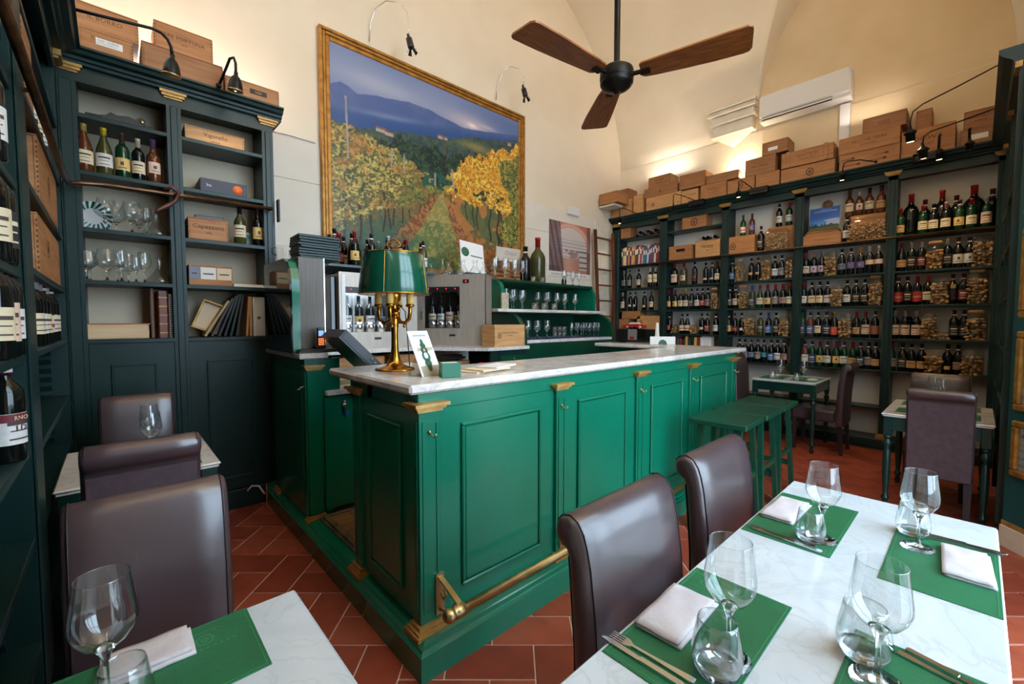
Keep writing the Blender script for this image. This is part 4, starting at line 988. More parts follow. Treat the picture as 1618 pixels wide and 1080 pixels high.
for yy in (-.12,.11):
    for xx in (-.058,.058): MB().lathe([(0,-.008),(.024,-.008),(.026,0),(.024,.008),(0,.008)],14,(xx,yy,.026),axis=0).build('wheel',CHROME,t)
t=thing('name_stand','white card stand with green emblem on the return counter','card stand',(4.3,2.28,1.15),math.radians(-50))
MB().box(-.13,-.006,0,.13,.006,.085,0,.002).build('card',PAPER,t)
bb=MB(); v=[(.045*math.cos(PI*k/12),-.0066,.002+.05*math.sin(PI*k/12)) for k in range(13)]; bb.add(v,[tuple(range(13))]); bb.build('green_emblem',LOGO,t)
b=MB(); b.lathe([(.0,0),(.03,0),(.032,.02),(.024,.1),(.016,.2),(.014,.222),(.008,.232),(0,.234)],16); o=tag(b.build('pepper_mill',STUCCO),'tall white tapering mill behind the white card stand','mill'); o.location=(4.33,2.36,1.15)
# ------------------------------------------------------------------ left shelving contents
gL='wooden crates on the left shelving'
def lc(X0,X1,z0,z1,label,Y=3.64,d=.30,**k): return crate(((X0+X1)/2,Y+d/2,z0),abs(X1-X0),d,z1-z0,label,gL,face='-y',**k)
t=lc(-.10,.145,3.01,3.135,'crate with white code sticker at the left end of the cornice',wi=0,txt=['IL PARETO','colle 1'],tsize=.028)
b=MB().box(-.045,-.1502,.045,.075,-.1488,.085); b.build('white_sticker',PAPER,t)
text('code_print','COD. 15440006',.014,INK,t,(.01,-.1504,.072),(PI/2,0,0),.0002); text('code_print','BOTTLE & PARETO 06',.009,INK,t,(.005,-.1504,.057),(PI/2,0,0),.0002)
lc(-.13,.175,3.136,3.285,'crate branded in two words stacked on the stickered crate',wi=0,txt='IL BORRO',Y=3.65)
lc(.185,.62,3.01,3.175,'long weathered crate in the middle of the left cornice',wi=1,Y=3.65)
lc(.255,.575,3.176,3.37,'crate with dark lettering on the long weathered crate',wi=0,txt=['ARE FORTUNA','vino'],Y=3.72,d=.24,tsize=.034)
t=lc(.63,.975,3.01,3.13,'crate with black name plate at right end of left cornice',wi=0,Y=3.65)
MB().box(-.02,-.1502,.045,.09,-.1488,.08).build('name_plate',BLACKM,t); text('plate_letters','GAJA',.02,GINK,t,(.035,-.1505,.0625),(PI/2,0,0),.0003)
t=crate((-.30,3.10,3.01),.30,.8,.2,'long crate end on over the left wall cornice',gL,face='+x',wi=1)
# inside
t=thing('carved_mould','black carved wooden mould leaning on the top left shelf','mould',(.09,3.86,2.66))
b=MB(); out=[(-.10,.03),(-.11,.055),(-.085,.06),(-.06,.085),(-.03,.075),(.03,.085),(.06,.075),(.085,.095),(.11,.085),(.115,.06),(.095,.045),(.1,.02),(.06,.0),(-.06,.0),(-.1,.01)]
b.prism([(z,x) for x,z in out],-.012,.012,1); b.build('carved_board',BLACKP,t); MB().lathe([(0,-.016),(.014,-.016),(.014,-.012),(0,-.012)],12,(.095,0,.07),axis=1).build('round_boss',BRASS,t)
tag(MB().box(-.09,3.90,2.66,.235,3.93,2.73,0,.003).build('flat_case',BLACKP),'long flat black case behind the carved mould','case')
for i,(x,k,g,la,ca,lab,s) in enumerate(((-.098,'g','a','cream','gold','leftmost burgundy bottle with cream label and gold cap on left shelving',1.0),(-.008,'g','o','white','yellow','burgundy bottle with yellow cap and white label on left shelving',1.0),(.078,'b','g','yellow','brown','green bottle with old yellow label, middle of five on left shelving',.97),(.155,'b','k','cream','cream','dark bottle with large cream label, fourth of five on left shelving',.92),(.232,'s','a','pinksq','purple','amber bottle with torn label, last of five on left shelving',1.05))):
    bottle((x,3.80,2.32),k,g,la,ca,lab,'five old bottles on the left shelving',s,face=-PI/2+.05)
def leaf_plate(U,V):
    x=(U-.5)*2;y=(V-.5)*2; r=np.hypot(x,y); a=np.arctan2(y,x)
    c=np.ones(U.shape+(3,))*np.array((226,228,222))/255
    s=np.abs(((a*9/PI+ r*2.2)%1)-.5); ring=(r>.5)&(r<.97)
    c=mixc(c,(14,92,78),(ring&(s>.30))*1.0); c=mixc(c,(14,92,78),((r>.95))*1.0); c=mixc(c,(14,92,78),((abs(r-.5)<.02))*.9)
    return c
t=thing('painted_plate','white plate with green painted leaves leaning on left shelf','plate',(-.075,3.93,1.98),0)
b=MB(); b.lathe([(0,-.003),(.05,-.003),(.06,0),(.095,.012),(.096,.015),(.06,.005),(.05,.002),(0,.002)],28,axis=1); o=b.build('plate_body',PAPER,t); o.rotation_euler=(math.radians(-14),0,PI); o.location=(0,0,.1)
N=36; v=[];f=[]; 
for kr,(r,yy) in enumerate(((.05,.0045),(.062,.0065),(.095,.0168))):
    for q in range(N*3): a=2*PI*q/(N*3); v.append((r*math.cos(a),yy,r*math.sin(a)))
M=N*3
gb=MB()
for q in range(M):
    if q%6 in(0,1,2):
        sh=q+2
        gb.add([v[q%M],v[(q+1)%M],v[M+(q+2)%M],v[M+(q+1)%M],v[2*M+(sh+2)%M],v[2*M+(sh+1)%M]],[(0,1,2,3),(3,2,4,5)])
o=gb.build('painted_leaves',mat('plate_green_glaze',(12,96,80),.3),t); o.rotation_euler=(math.radians(-14),0,PI); o.location=(0,0,.1)

# ------------------------------------------------------------------ glassware
def wine_prof(h,r,stem,fr,rim=.8):
    b0=h-stem; z=stem
    return [(fr,.001),(fr*.98,.0035),(fr*.5,.006),(.008,.011),(.0042,.03),(.0038,z*.6),(.0042,z-.02),(.009,z-.004),(r*.34,z+.006),(r*.66,z+b0*.13),(r*.90,z+b0*.26),(r,z+b0*.38),(r*.985,z+b0*.5),(r*(rim+.10),z+b0*.72),(r*(rim+.035),z+b0*.9),(r*rim,h-.0005)]
GM={}
def gl(kind,n=20):
    if kind in GM: return GM[kind]
    b=MB()
    P={'wine':wine_prof(.225,.0445,.098,.0395),'big':wine_prof(.23,.06,.085,.04,.66),'balloon':wine_prof(.2,.062,.075,.038,.7),'tulip':wine_prof(.2,.038,.085,.033,.75),'flute':wine_prof(.18,.026,.085,.028,.85),'small':wine_prof(.17,.034,.075,.03,.78),'tasting':wine_prof(.185,.036,.08,.032,.76)}
    if kind in P: 
        p=P[kind]; b.shell(p[8:],n); rr,zz=p[-1]; b.shell([(rr+.0006,zz-.0006),(rr+.0008,zz+.0008),(rr-.0004,zz+.0012),(rr-.001,zz)],n)
        b.lathe([(0,.0)]+[(p[0][0],.0002)]+p[0:9]+[(0,p[8][1]+.002)],n,mi=1)
    elif kind=='tumbler': b.shell([(0,.006),(.022,.004),(.03,.002),(.038,.016),(.0405,.03),(.0385,.05),(.032,.085),(.0305,.092),(.0295,.092),(.031,.085),(.0375,.05),(.0392,.03),(.035,.016)],n); b.lathe([(0,.002),(.03,.001),(.0375,.0145),(.0345,.0155),(.02,.011),(0,.010)],n,mi=1)
    elif kind=='lowtumbler': b.shell([(0,.004),(.028,.002),(.033,.006),(.036,.045),(.037,.075),(.036,.075),(.032,.008),(.0,.007)],n)
    elif kind=='decanter': b.shell([(0,.003),(.08,.003),(.09,.012),(.086,.028),(.06,.06),(.03,.1),(.0145,.13),(.013,.17),(.017,.2),(.022,.215)],n)
    elif kind=='carafe': b.shell([(0,.003),(.055,.003),(.062,.012),(.056,.03),(.03,.07),(.014,.095),(.02,.12),(.03,.14)],n)
    GM[kind]=b.mesh({'tumbler':'tumbler','lowtumbler':'tumbler','decanter':'decanter','carafe':'carafe'}.get(kind,'wine_glass'),[GLASS,SOLIDG]); return GM[kind]
def glass(kind,x,y,z,label,group,s=1.0,cat=None,rx=1.0):
    nm={'tumbler':'tumbler','lowtumbler':'tumbler','decanter':'decanter','carafe':'carafe'}.get(kind,'wine_glass')
    o=put(nm,gl(kind),None,(x,y,z)); o.scale=(s*rx,s*rx,s)
    return tag(o,label,cat or {'wine_glass':'wine glass'}.get(nm,nm),group)
for i,(x,y,k,s) in enumerate(((-.01,3.80,'balloon',1.0),(.035,3.90,'balloon',.95),(.11,3.80,'balloon',1.0),(.15,3.91,'balloon',.95),(.185,3.80,'tulip',.9))):
    glass(k,x,y,1.975,ORD[i]+' clear glass from left beside the leaf plate, left shelving','glasses on the left shelving',s)
glass('decanter',.238,3.86,1.975,'clear decanter at the right of the leaf plate shelf',None,.92)
for i,(x,y,k,s) in enumerate(((-.112,3.80,'balloon',.92),(-.10,3.92,'wine',.85),(-.02,3.80,'balloon',1.0),(.03,3.90,'wine',.85),(.05,3.80,'tulip',1.0),(.085,3.92,'big',.85),(.12,3.79,'tasting',.88),(.165,3.84,'wine',.9))):
    glass(k,x,y,1.655,ORD[i]+' stemmed glass from left on lower glass shelf, left shelving','glasses on the left shelving',s)
glass('decanter',.245,3.85,1.655,'clear decanter at right of the lower glass shelf',None,.88)
t=thing('pine_box','pale new pine box with sliding lid on the left shelving','box',(.02,3.90,1.285)); 
MB().box(-.15,-.1,0,.155,.1,.092,0,.002).build('box_body',PALEWOOD,t); MB().box(-.15,-.1,.092,.165,.1,.099,0,.001).build('sliding_lid',CRATEW[0],t)
o=tag(MB().box(.186,3.79,1.285,.205,3.95,1.62,0,.003).build('brown_ledger',mat('worn_brown_cover',(96,62,42),.5)),'tall thin brown ledger left of the leather volume','book')
t=thing('leather_volume','red brown leather bound volume with raised gilt bands','book',(.252,3.87,1.285))
b=MB(); b.prism([(-.028,-.075),(-.02,-.083),(.02,-.083),(.028,-.075),(.028,.08),(-.028,.08)],0,.32,2); b.build('cover',mat('red_leather_binding',(124,52,32),.35,rgb2=(96,38,24),nscale=12),t)
for z in (.03,.09,.15,.21,.27): MB().box(-.024,-.0865,z,.024,-.08,z+.01,0,.002).build('raised_band',GOLD,t)
t=thing('spiral_notebook','spiral notebook standing against the left shelving post','notebook',(.293,3.87,1.285)); MB().box(-.008,-.075,0,.008,.08,.30).build('pages',PAPER,t)
b=MB()
for k in range(20): b.box(-.006,-.082,.01+k*.0145,.006,-.075,.016+k*.0145)
b.build('wire_spiral',BLACKM,t)
# second bay
lc(.405,.765,2.66,2.765,'low crate with black italic print alone on a high left shelf',Y=3.78,d=.2,wi=2,txt=['Vigorello','annata'],tsize=.04)
t=thing('gift_box','dark blue box with orange disc on the left shelving','box',(.63,3.90,2.32)); MB().box(-.145,-.1,0,.145,.1,.105,0,.003).build('box_body',mat('midnight_card',(44,48,66),.5),t)
MB().lathe([(0,-.1015),(.033,-.1015),(.033,-.1),(0,-.1)],20,(.085,0,.055),axis=1).build('orange_disc',mat('orange_print',(232,110,50),.5),t)
text('box_print','ba:',.03,mat('pale_print',(200,200,210),.6),t,(-.09,-.1008,.06),(PI/2,0,0),.0003)
lc(.405,.645,1.975,2.135,'orange crate with script print on the left shelving',Y=3.78,d=.22,wi=0,txt=['Capezzana','villa'],tsize=.044)
tag(MB().box(.45,3.81,2.136,.62,3.96,2.16,0,.003).build('flat_case',BLACKP),'flat dark case lying on the orange script crate','case')
bottle((.722,3.80,1.975),'s','o','cream','black','olive bottle with cream label right of the orange script crate','bottles beside the orange script crate',1.05,face=-PI/2)
bottle((.846,3.82,1.975),'s','k','yellow','brown','dark slim bottle at the right edge of left shelving','bottles beside the orange script crate',1.12,face=-PI/2,rs=.85)
t=thing('small_plate','small green edged plate propped behind bottles','plate',(.79,3.90,1.975)); b=MB(); b.lathe([(0,-.003),(.03,-.003),(.058,.01),(.058,.013),(.03,.001),(0,.001)],22,axis=1); o=b.build('plate_body',mat('grey_green_glaze',(120,140,128),.3),t); o.location=(0,0,.06); o.rotation_euler=(math.radians(-12),0,PI)
t=thing('label_box','wooden box showing three printed labels on the left shelving','box',(.53,3.87,1.655)); MB().box(-.13,-.09,0,.13,.1,.145,0,.002).build('box_body',CRATEW[0],t)
for x0,x1,m in ((-.128,-.068,mat('blue_grey_print',(126,134,156),.6)),(-.062,.03,PAPER),(.036,.125,CREAMP)): 
    q=MB().box(x0,-.0915,.045,x1,-.09,.13).build('paper_label',m,t)
    MB().box(x0+.015,-.0925,.08,x1-.015,-.0915,.088).build('label_line',INK,q)
tag(MB().box(.665,3.76,1.655,.875,3.96,1.672).box(.67,3.765,1.672,.86,3.95,1.678).build('paper_pile',PAPER),'low pile of white papers beside the label box','papers')
t=thing('leaning_picture','empty gilt picture frame lying askew on the left shelving','frame',(.52,3.86,1.285),0)
b=MB(); 
for (x0,x1,z0,z1) in ((-.09,.09,0,.014),(-.09,.09,.206,.22),(-.09,-.076,.014,.206),(.076,.09,.014,.206)): b.box(x0,-.02,z0,x1,.02,z1,0,.002)
o=b.build('frame_moulding',GOLD,t); o.rotation_euler=(0,math.radians(22),0); o.location=(-.03,0,.042)
o=MB().box(-.075,.008,.015,.075,.012,.205).build('backing',CREAMP,t); o.rotation_euler=(0,math.radians(22),0); o.location=(-.03,0,.042)
for i,(x,a,h,c,n_) in enumerate(((.565,30,.30,(188,160,110),'buff folder with gilt edge leaning left most steeply'),(.60,26,.31,(70,64,60),'dark brown folder leaning left'),(.635,21,.32,(40,44,50),'slate folder leaning left'),(.665,17,.325,(34,38,40),'black folder leaning left, middle of the row'),(.695,13,.325,(30,48,42),'dark green folder leaning left'),(.725,9,.32,(46,40,38),'thin dark folder leaning left nearest the wooden ones'),(.752,4,.30,(196,140,80),'upright light wooden panel beside the folders'),(.772,1,.30,(206,156,96),'upright wooden panel next to the white box file'))):
    o=tag(MB().box(-.008,-.085,0,.008,.09,h,0,.002).build('folder',mat('folder_%d'%i if False else 'folder_'+['buff','brown','slate','black','green','dark','wood','panel'][i],c,.5)),n_,'folder'); o.rotation_euler=(0,math.radians(a),0); o.location=(x-math.sin(math.radians(a))*0-.03*(a>8)-h*math.sin(math.radians(a))*.35,3.86,1.287+.008*math.sin(math.radians(a)))
t=thing('box_file','cream box file with small crest at right of folders','box',(.828,3.87,1.285)); MB().box(-.04,-.09,0,.042,.09,.30,0,.003).build('box_body',PAPER,t); MB().ball((0,-.091,.14),.012,n=10,sq=(1,.1,1)).build('crest',LOGO,t)

# left wall shelving contents (front plane at x=-.2)
gw='crates on the left wall shelving'
crate((-.30,3.03,1.891),.19,.80,.27,'upper big crate on the left wall shelving near the corner',gw,face='+x',wi=0,mark=(0,.15,.04))
crate((-.30,2.96,1.591),.19,.90,.235,'lower big crate on the left wall shelving with round seal',gw,face='+x',wi=0,mark=(-.1,.13,.035),txt=None)
crate((-.30,2.46,2.201),.19,.24,.29,'upright crate high on the left wall shelving',gw,face='+x',wi=1)
for i,y in enumerate((2.62,2.74,2.88,3.0,3.16,3.34)):
    bottle((-.245,y,1.297),'b','k',['cream','white','cream','redcream','white','cream'][i],['white','silver','silver','black','white','black'][i],ORD[i]+' bottle on left wall shelf under the lower big crate','bottles on the left wall shelving',1.0,face=.0-.5)
for i,y in enumerate((2.74,2.92,3.12)):
    bottle((-.245,y,2.201),'b','k',['white','cream','white'][i],['plum','white','white'][i],ORD[i]+' bottle behind the rail, high on left wall shelving','bottles on the left wall shelving',1.0,face=-.5)
for z,L in ((1.815,((1.74,'white'),(1.64,'cream'))),(1.555,((1.73,'cream'),(1.83,'black'))),(1.30,((1.70,'cream'),(1.79,'pink'),(1.87,'white'))),(1.014,()),(2.106,((1.72,'cream'),))):
    for i,(y,la) in enumerate(L):
        bottle((-.225,y,z),'b','k',la,'plum' if z<1.9 else 'silver',f"{ORD[i]} bottle at {['lowest','waist','chest','eye','upper','top'][[1.014,1.30,1.555,1.815,2.106].index(z)]} level of the left wall near the camera",'bottles on the left wall shelving',1.0,face=-.95)

o=bottle((-.225,1.80,1.014),'b','k','white','plum','dark bottle with white and red lettered label, left wall near the camera','bottles on the left wall shelving',1.0,face=-.85)
lb=MB(); patch(lb,.0375,.112,.134,72,.0013,0); lb.build('red_band',LM['maroon'],o)
text('label_letters','RNO',.016,LM['cream'],o,(.0395,0,.122),(PI/2,0,PI/2),.0003); text('label_letters','LD',.022,INK,o,(.0395,0,.094),(PI/2,0,PI/2),.0003)
# ------------------------------------------------------------------ behind the bar
# left service cabinet
t=thing('service_cabinet','dark green service cabinet with marble top left of the bar gap','cabinet',(0,0,0))
MB().box(.865,2.84,.14,1.03,3.55,1.165).box(1.03,2.9,.14,1.6,3.38,.935).build('carcass',GREEN,t)
MB().box(.826,2.80,1.165,1.0,3.60,1.2,0,.006).build('marble_top',CMARBLE,t)
MB().box(.985,2.80,.92,1.55,3.0,.955,0,.006).build('low_marble_shelf',CMARBLE,t)
MB().box(.955,2.835,.955,1.08,2.87,1.16).build('side_panel',GREEN,t)
b=MB().box(.875,2.825,.165,.955,2.86,1.10).build('pilaster',GREEN,t)
c=MB()
for z0,z1,o in ((1.09,1.10,.006),(1.10,1.112,.014),(1.112,1.124,.022)): c.box(.875-o,2.825-o,z0,.955+o,2.86,z1)
c.build('capital',GOLD,b)
c=MB()
for z0,z1,o in ((.128,.145,.025),(.145,.16,.014)): c.box(.875-o,2.825-o,z0,.955+o,2.86,z1)
c.build('gilt_foot',GOLD,b)
c=MB()
for z0,z1,o in ((.128,.145,.025),(.145,.16,.014)): c.box(.868-o,3.44,z0,.90,3.56,z1)
c.build('gilt_foot',GOLD,t)
e=MB().box(.862,2.90,.17,.868,3.42,1.08).build('end_panel',GREEN,t)
h=MB(); h.tube([(.865,2.86,.99),(.845,2.86,.985),(.835,2.86,.972),(.826,2.86,.978)],.004,6); h.build('bag_hook',BRASS,t)
MB().box(.975,2.825,.18,1.5,2.84,.91).build('cupboard_door',GREEN,t)
o=tag(MB().ball((1.10,2.815,.87),.012).ball((1.098,2.81,.85),.016,sq=(1,.5,1)).box(1.09,2.806,.80,1.112,2.814,.845).build('key_bunch',CHROME),'bunch of keys hanging in the cupboard lock behind the bar','keys')
MB().box(1.1,2.80,.775,1.122,2.806,.81,0,.003).build('blue_tag',mat('blue_plastic',(30,80,170),.4),o)
# first dispenser, its glossy side and curved green front board
t=thing('wine_dispenser','steel wine dispenser with glossy black side left of the lamp','wine dispenser',(0,0,0))
b=MB(); out=[(2.90,1.2),(2.90,1.58),(2.905,1.66),(2.93,1.73),(2.97,1.775),(3.03,1.80),(3.50,1.80),(3.50,1.2)]
b.prism(out,.808,.82,0); b.build('glossy_side',BLACKG,t)
b=MB(); b.prism(out,.82,.866,0); b.build('green_side_board',GREEN,t)
MB().box(.868,2.935,1.2,1.03,3.45,1.81,0,.004).build('steel_case',MSTEEL,t)
MB().bar((1.027,2.932,1.2),(1.027,2.932,1.81),.006,.006).build('bright_edge',CHROME,t)
MB().box(.83,2.83,1.2,1.08,2.93,1.212,0,.003).box(.84,2.835,1.212,1.06,2.925,1.222,0,.003).build('drip_tray',BLACKP,t)
# menus on top
for k in range(9):
    o=tag(MB().box(-.13,-.10,0,.13,.10,.0165,0,.003).box(-.126,-.096,.002,.134,.104,.014).build('menu_cover',PLACEMAT if False else DGREEN),ORD[k]+' dark green menu folder from the bottom of the stack','menu','stacked green menu folders')
    o.location=(1.03+random.uniform(-.006,.006),3.10+random.uniform(-.006,.006),1.812+k*.0175); o.rotation_euler=(0,0,random.uniform(-.04,.04))
t=thing('glass_bowl','clear glass bowl with dark handles beside the menu stack','bowl',(.88,3.22,1.802)); b=MB(); b.shell([(0,.004),(.05,.004),(.06,.02),(.068,.10),(.07,.105)],20); b.build('bowl',GLASS,t)
for s in (-1,1): MB().tube([(s*.064,0,.04),(s*.085,0,.05),(s*.085,0,.085),(s*.067,0,.09)],.004,6).build('handle',BLACKM,t)
# phone and till
t=thing('cordless_phone','black cordless phone with lit screen and orange keys in cradle','phone',(.975,2.87,1.224))
MB().box(-.035,-.01,0,.035,.045,.02,0,.005).build('cradle',BLACKP,t)
o=MB().box(-.022,-.012,.01,.022,.010,.135,0,.006).build('handset',BLACKP,t); MB().box(-.016,-.0135,.08,.016,-.012,.115).build('screen',SCREEN,o)
for r_ in range(4):
    for c_ in range(3): MB().box(-.017+c_*.012,-.0135,.022+r_*.012,-.007+c_*.012,-.012,.031+r_*.012).build('key',KEYGLOW,o)
t=thing('till_screen','black touch screen till tilted behind the marble counter','till',(1.12,2.60,.955))
o=MB().prism([(.35,-.165),(.395,-.12),(.15,.125),(.105,.08)],-.09,.20,1).build('screen_case',BLACKP,t)
MB().prism([(.352,-.150),(.385,-.118),(.15,.112),(.118,.08)],-.094,-.09,1).build('side_bezel',mat('charcoal_bezel',(52,52,56),.4),o)
for q in (0,.028): MB().lathe([(0,-.098),(.009,-.098),(.009,-.094),(0,-.094)],12,(.03+q*.7,0,.215-q),axis=1).build('button',mat('grey_button',(110,110,114),.4),o)
MB().box(.02,.08,0,.10,.16,.012,0,.004).box(.035,.1,.012,.085,.13,.22,0,.01).build('stand',mat('grey_stand',(120,122,128),.4),t)
tag(MB().tube([(1.14,2.83,.958),(1.17,2.80,.963),(1.22,2.82,.96),(1.20,2.86,.96),(1.15,2.85,.96)],.004,6).build('white_cable',WHITEP),'loop of white cable on the low marble shelf','cable')
# back counter
t=thing('back_counter','long marble topped counter under the two wine dispensers','counter',(0,0,0))
b=MB(); pl=[(1.03,3.42),(2.0,3.42),(2.42,2.92),(2.93,2.92),(2.93,3.5),(3.2,4.18),(1.03,4.18)]
b.prism(pl,1.135,1.165,2); b.build('marble_top',CMARBLE,t)
MB().box(1.05,4.0,.15,2.5,4.18,1.135).box(2.56,2.94,.15,2.91,3.4,1.135).build('carcass',DGREEN,t)
b=MB().box(2.57,2.932,.9,2.90,2.94,1.08).build('drawer',MGREEN,t); MB().ball((2.735,2.925,1.05),.010,n=8).build('knob',BRASS,b)
c=MB()
for (x0,x1,z0,z1) in ((2.575,2.895,1.0,1.018),(2.575,2.593,.2,1.0),(2.877,2.895,.2,1.0)): c.box(x0,2.925,z0,x1,2.934,z1)
c.build('gilt_moulding',GOLD,t)
MB().box(2.47,2.95,.15,2.56,2.98,1.135).build('post',DGREEN,t)
crate((1.5,3.57,.86),.42,.2,.24,'pine crate under the back counter behind the lamp foot','crates under the back counter',face='-y',wi=0,battens=False)
crate((1.95,3.57,.86),.36,.2,.24,'second pine crate under the back counter, right of lamp foot','crates under the back counter',face='-y',wi=0)
t=crate((2.25,3.28,.86),.30,.22,.19,'pine crate with papers under the angled dispenser','crates under the back counter',face='-y',wi=1,open_top=True)
tag(MB().box(1.1,3.5,.83,2.5,3.95,.858).build('under_shelf',DGREEN),'dark lower shelf board carrying crates under the back counter','shelf')
tag(MB().box(2.12,3.2,1.055,2.38,3.36,1.075,0,.004).box(2.10,3.22,1.077,2.36,3.34,1.09,0,.004).build('black_folders',BLACKP),'black folders lying on the crate under the angled dispenser','folders')
MB().ball((2.44,3.05,.98),.05,n=10).build('red_cloth',RED,None); o=bpy.data.objects['red_cloth']; tag(o,'bit of red cloth beside the crate under the counter','cloth')
# second and third dispensers
def dispenser(name_label,loc,rotz,W,D,H,wx0,wx1,wz0,wz1,leds,nb,labels,light,bgroup):
    t=thing('wine_dispenser',name_label,'wine dispenser',loc,rotz)
    b=MB(); b.box(0,0,0,wx0,.02,H); b.box(wx1,0,0,W,.02,H); b.box(wx0,0,0,wx1,.02,wz0); b.box(wx0,0,wz1,wx1,.02,H)
    b.box(0,.02,0,.012,D,H); b.box(W-.012,.02,0,W,D,H); b.box(0,.02,H-.012,W,D,H); b.box(0,.02,0,W,D,.012); b.box(0,D-.01,0,W,D,H)
    b.build('steel_case',STEEL,t)
    MB().box(.013,.17,.013,W-.013,.18,H-.013).build('inner_back',mat('lit_tone_interior',(150,150,150),.35,.8) if light else mat('unlit_tone_interior',(70,66,62),.4,.5),t)
    MB().box(wx0,.004,wz1-.05,wx1,.03,wz1).build('valve_strip',BLACKP,t)
    MB().box(wx0,.03,wz0-.01,wx1,.17,wz0).build('inner_shelf',STEEL,t)
    MB().box(wx0,.006,wz0,wx1,.009,wz1-.05).build('window',PANE,t)
    for i in range(nb):
        x=wx0+(i+.5)*(wx1-wx0)/nb
        MB().ball((x,.002,wz1-.02),.006,n=8).build('indicator_light',LED,t)
        MB().lathe([(.004,0),(.004,.05),(.014,.052),(.018,.1),(.02,.14)],10,(x,.08,wz0+.33)).build('dispensing_tap',CHROME,t)
    for i in range(nb):
        x=wx0+(i+.5)*(wx1-wx0)/nb; c_,s_=math.cos(rotz),math.sin(rotz); p=(loc[0]+c_*x-s_*.10,loc[1]+s_*x+c_*.10,loc[2]+wz0)
        g,la=labels[i]
        o=tag(MB().lathe([(0,0),(.042,0),(.042,.085),(.04,.085)],16).build('bottle_cup',CHROME),f"{ORD[i]} steel bottle cup inside the {bgroup}",'cup','steel cups in the '+bgroup); o.location=p
        bottle((p[0],p[1],p[2]+.002),'b',g,la,None,f"{ORD[i]} bottle from left inside the {bgroup}",'bottles inside the '+bgroup,1.05,face=rotz-PI/2)
    return t
d2=dispenser('steel wine dispenser with lit window behind the table lamp',(1.36,3.55,1.165),0,.72,.45,.64,.05,.46,.14,.52,4,4,(('k','white'),('k','yellow'),('k','white'),('k','slate')),True,'lit dispenser')
l=bpy.data.lights.new('dispenser_strip_light','AREA'); l.shape='RECTANGLE'; l.size=.38; l.size_y=.06; l.energy=2.2; l.color=(.9,.96,1); o=bpy.data.objects.new('dispenser_strip_light',l); COL.objects.link(o); o.location=(1.36+.25,3.55+.06,1.165+.50)
MB().box(.02,-.006,.02,.05,.0,.62).build('window_surround',WHITEP,d2)
MB().box(.30,-.004,.075,.36,0,.095).build('name_badge',BLACKP,d2)
MB().box(-.05,.05,-.01,-.004,.40,.60,0,.004).build('dark_side',BLACKG,d2)
ang=math.atan2(3.15-3.75,2.58-2.17)
d3=dispenser('angled steel wine dispenser with red lights right of the lamp',(2.17,3.75,1.165),ang,.727,.20,.68,.10,.465,.165,.565,3,4,(('k','cream'),('k','white'),('k','pink'),('k','tan')),False,'angled dispenser')
MB().box(.50,-.006,.595,.56,0,.63).build('display',BLACKP,d3); MB().ball((.53,-.007,.612),.008,n=8).build('indicator_light',LED,d3)
MB().bar((.724,-.002,0),(.724,-.002,.68),.006,.006).build('bright_edge',CHROME,d3); MB().box(.36,-.004,.09,.42,0,.108).build('name_badge',BLACKP,d3)
for x in (.085,.455): MB().bar((x,-.02,.25),(x,-.02,.33),.012,.012).build('window_handle',CHROME,d3)
# shelf above the second dispenser with a crowd of bottles
tag(MB().box(1.28,3.56,1.845,2.30,4.18,1.868,0,.004).build('bottle_shelf',mat('slate_shelf',(70,86,92),.4)),'slate grey shelf above the lit dispenser crowded with bottles','shelf')
gB='bottles crowded on the shelf above the lit dispenser'
px=[1.36,1.42,1.50,1.53,1.56,1.62,1.68,1.74,1.79,1.84,1.90,1.96,2.02,2.08,2.14,2.20,2.25]
caps_=['black','red','red','red','black','black','navy','black','white','silver','plum','black','red','black','red','plum','black']
lbs=['black','maroon','red','yellow','whitesm','white','grey','cream','white','cream','black','white','maroon','cream','red','white','white']
for i,x in enumerate(px):
    row=i%3; y=3.63+row*.13
    bottle((x,y,1.868),'b' if i%4 else 'g','k' if i%5 else 'o',lbs[i],caps_[i],ORD[min(i,17)]+' bottle from left crowded on the shelf above lit dispenser',gB,.98+.05*((i*7)%3)/2,face=-PI/2)
for i,x in enumerate((1.46,1.59,1.71,1.82,1.93,2.05,2.17)):
    bottle((x,4.02,1.868),'b','k',['grey','white','maroon','black','cream','white','red'][i],['black','navy','red','black','silver','black','plum'][i],ORD[i]+' bottle from left in the back row above lit dispenser',gB,1.04,face=-PI/2)
# decanters on the third dispenser
for i,(s,d,k,sc) in enumerate(((.06,.13,'decanter',1.0),(.15,.06,'carafe',1.05),(.24,.14,'decanter',.95),(.33,.06,'carafe',1.1),(.42,.14,'carafe',1.1),(.48,.05,'carafe',1.2),(.59,.09,'carafe',1.15),(.68,.10,'carafe',1.0))):
    c_,s_=math.cos(ang),math.sin(ang); x=2.17+c_*s-s_*d; y=3.75+s_*s+c_*d
    glass(k,x,y,1.846,ORD[i]+' clear decanter from left on the angled dispenser','decanters on the angled dispenser',sc*.85)
t=thing('menu_card','white menu card with green emblem leaning behind decanters','card',(2.80,3.62,1.90),math.radians(0))
o=MB().box(-.16,-.006,0,.15,.006,.34,0,.002).build('card',PAPER,t); o.rotation_euler=(math.radians(-12),math.radians(5),0)
q=MB(); q.lathe([(.028,-.0085),(.05,-.0085),(.05,-.007),(.028,-.007)],20,(-.10,0,.22),axis=1); q.build('green_emblem',LOGO,o); MB().box(-.03,-.0075,.185,.13,-.006,.195).build('print_line',INK,o)
tag(MB().box(2.5,3.55,1.83,2.98,3.80,1.90,0,.004).build('card_ledge',DGREEN),'dark ledge behind the decanters carrying the menu card','shelf')

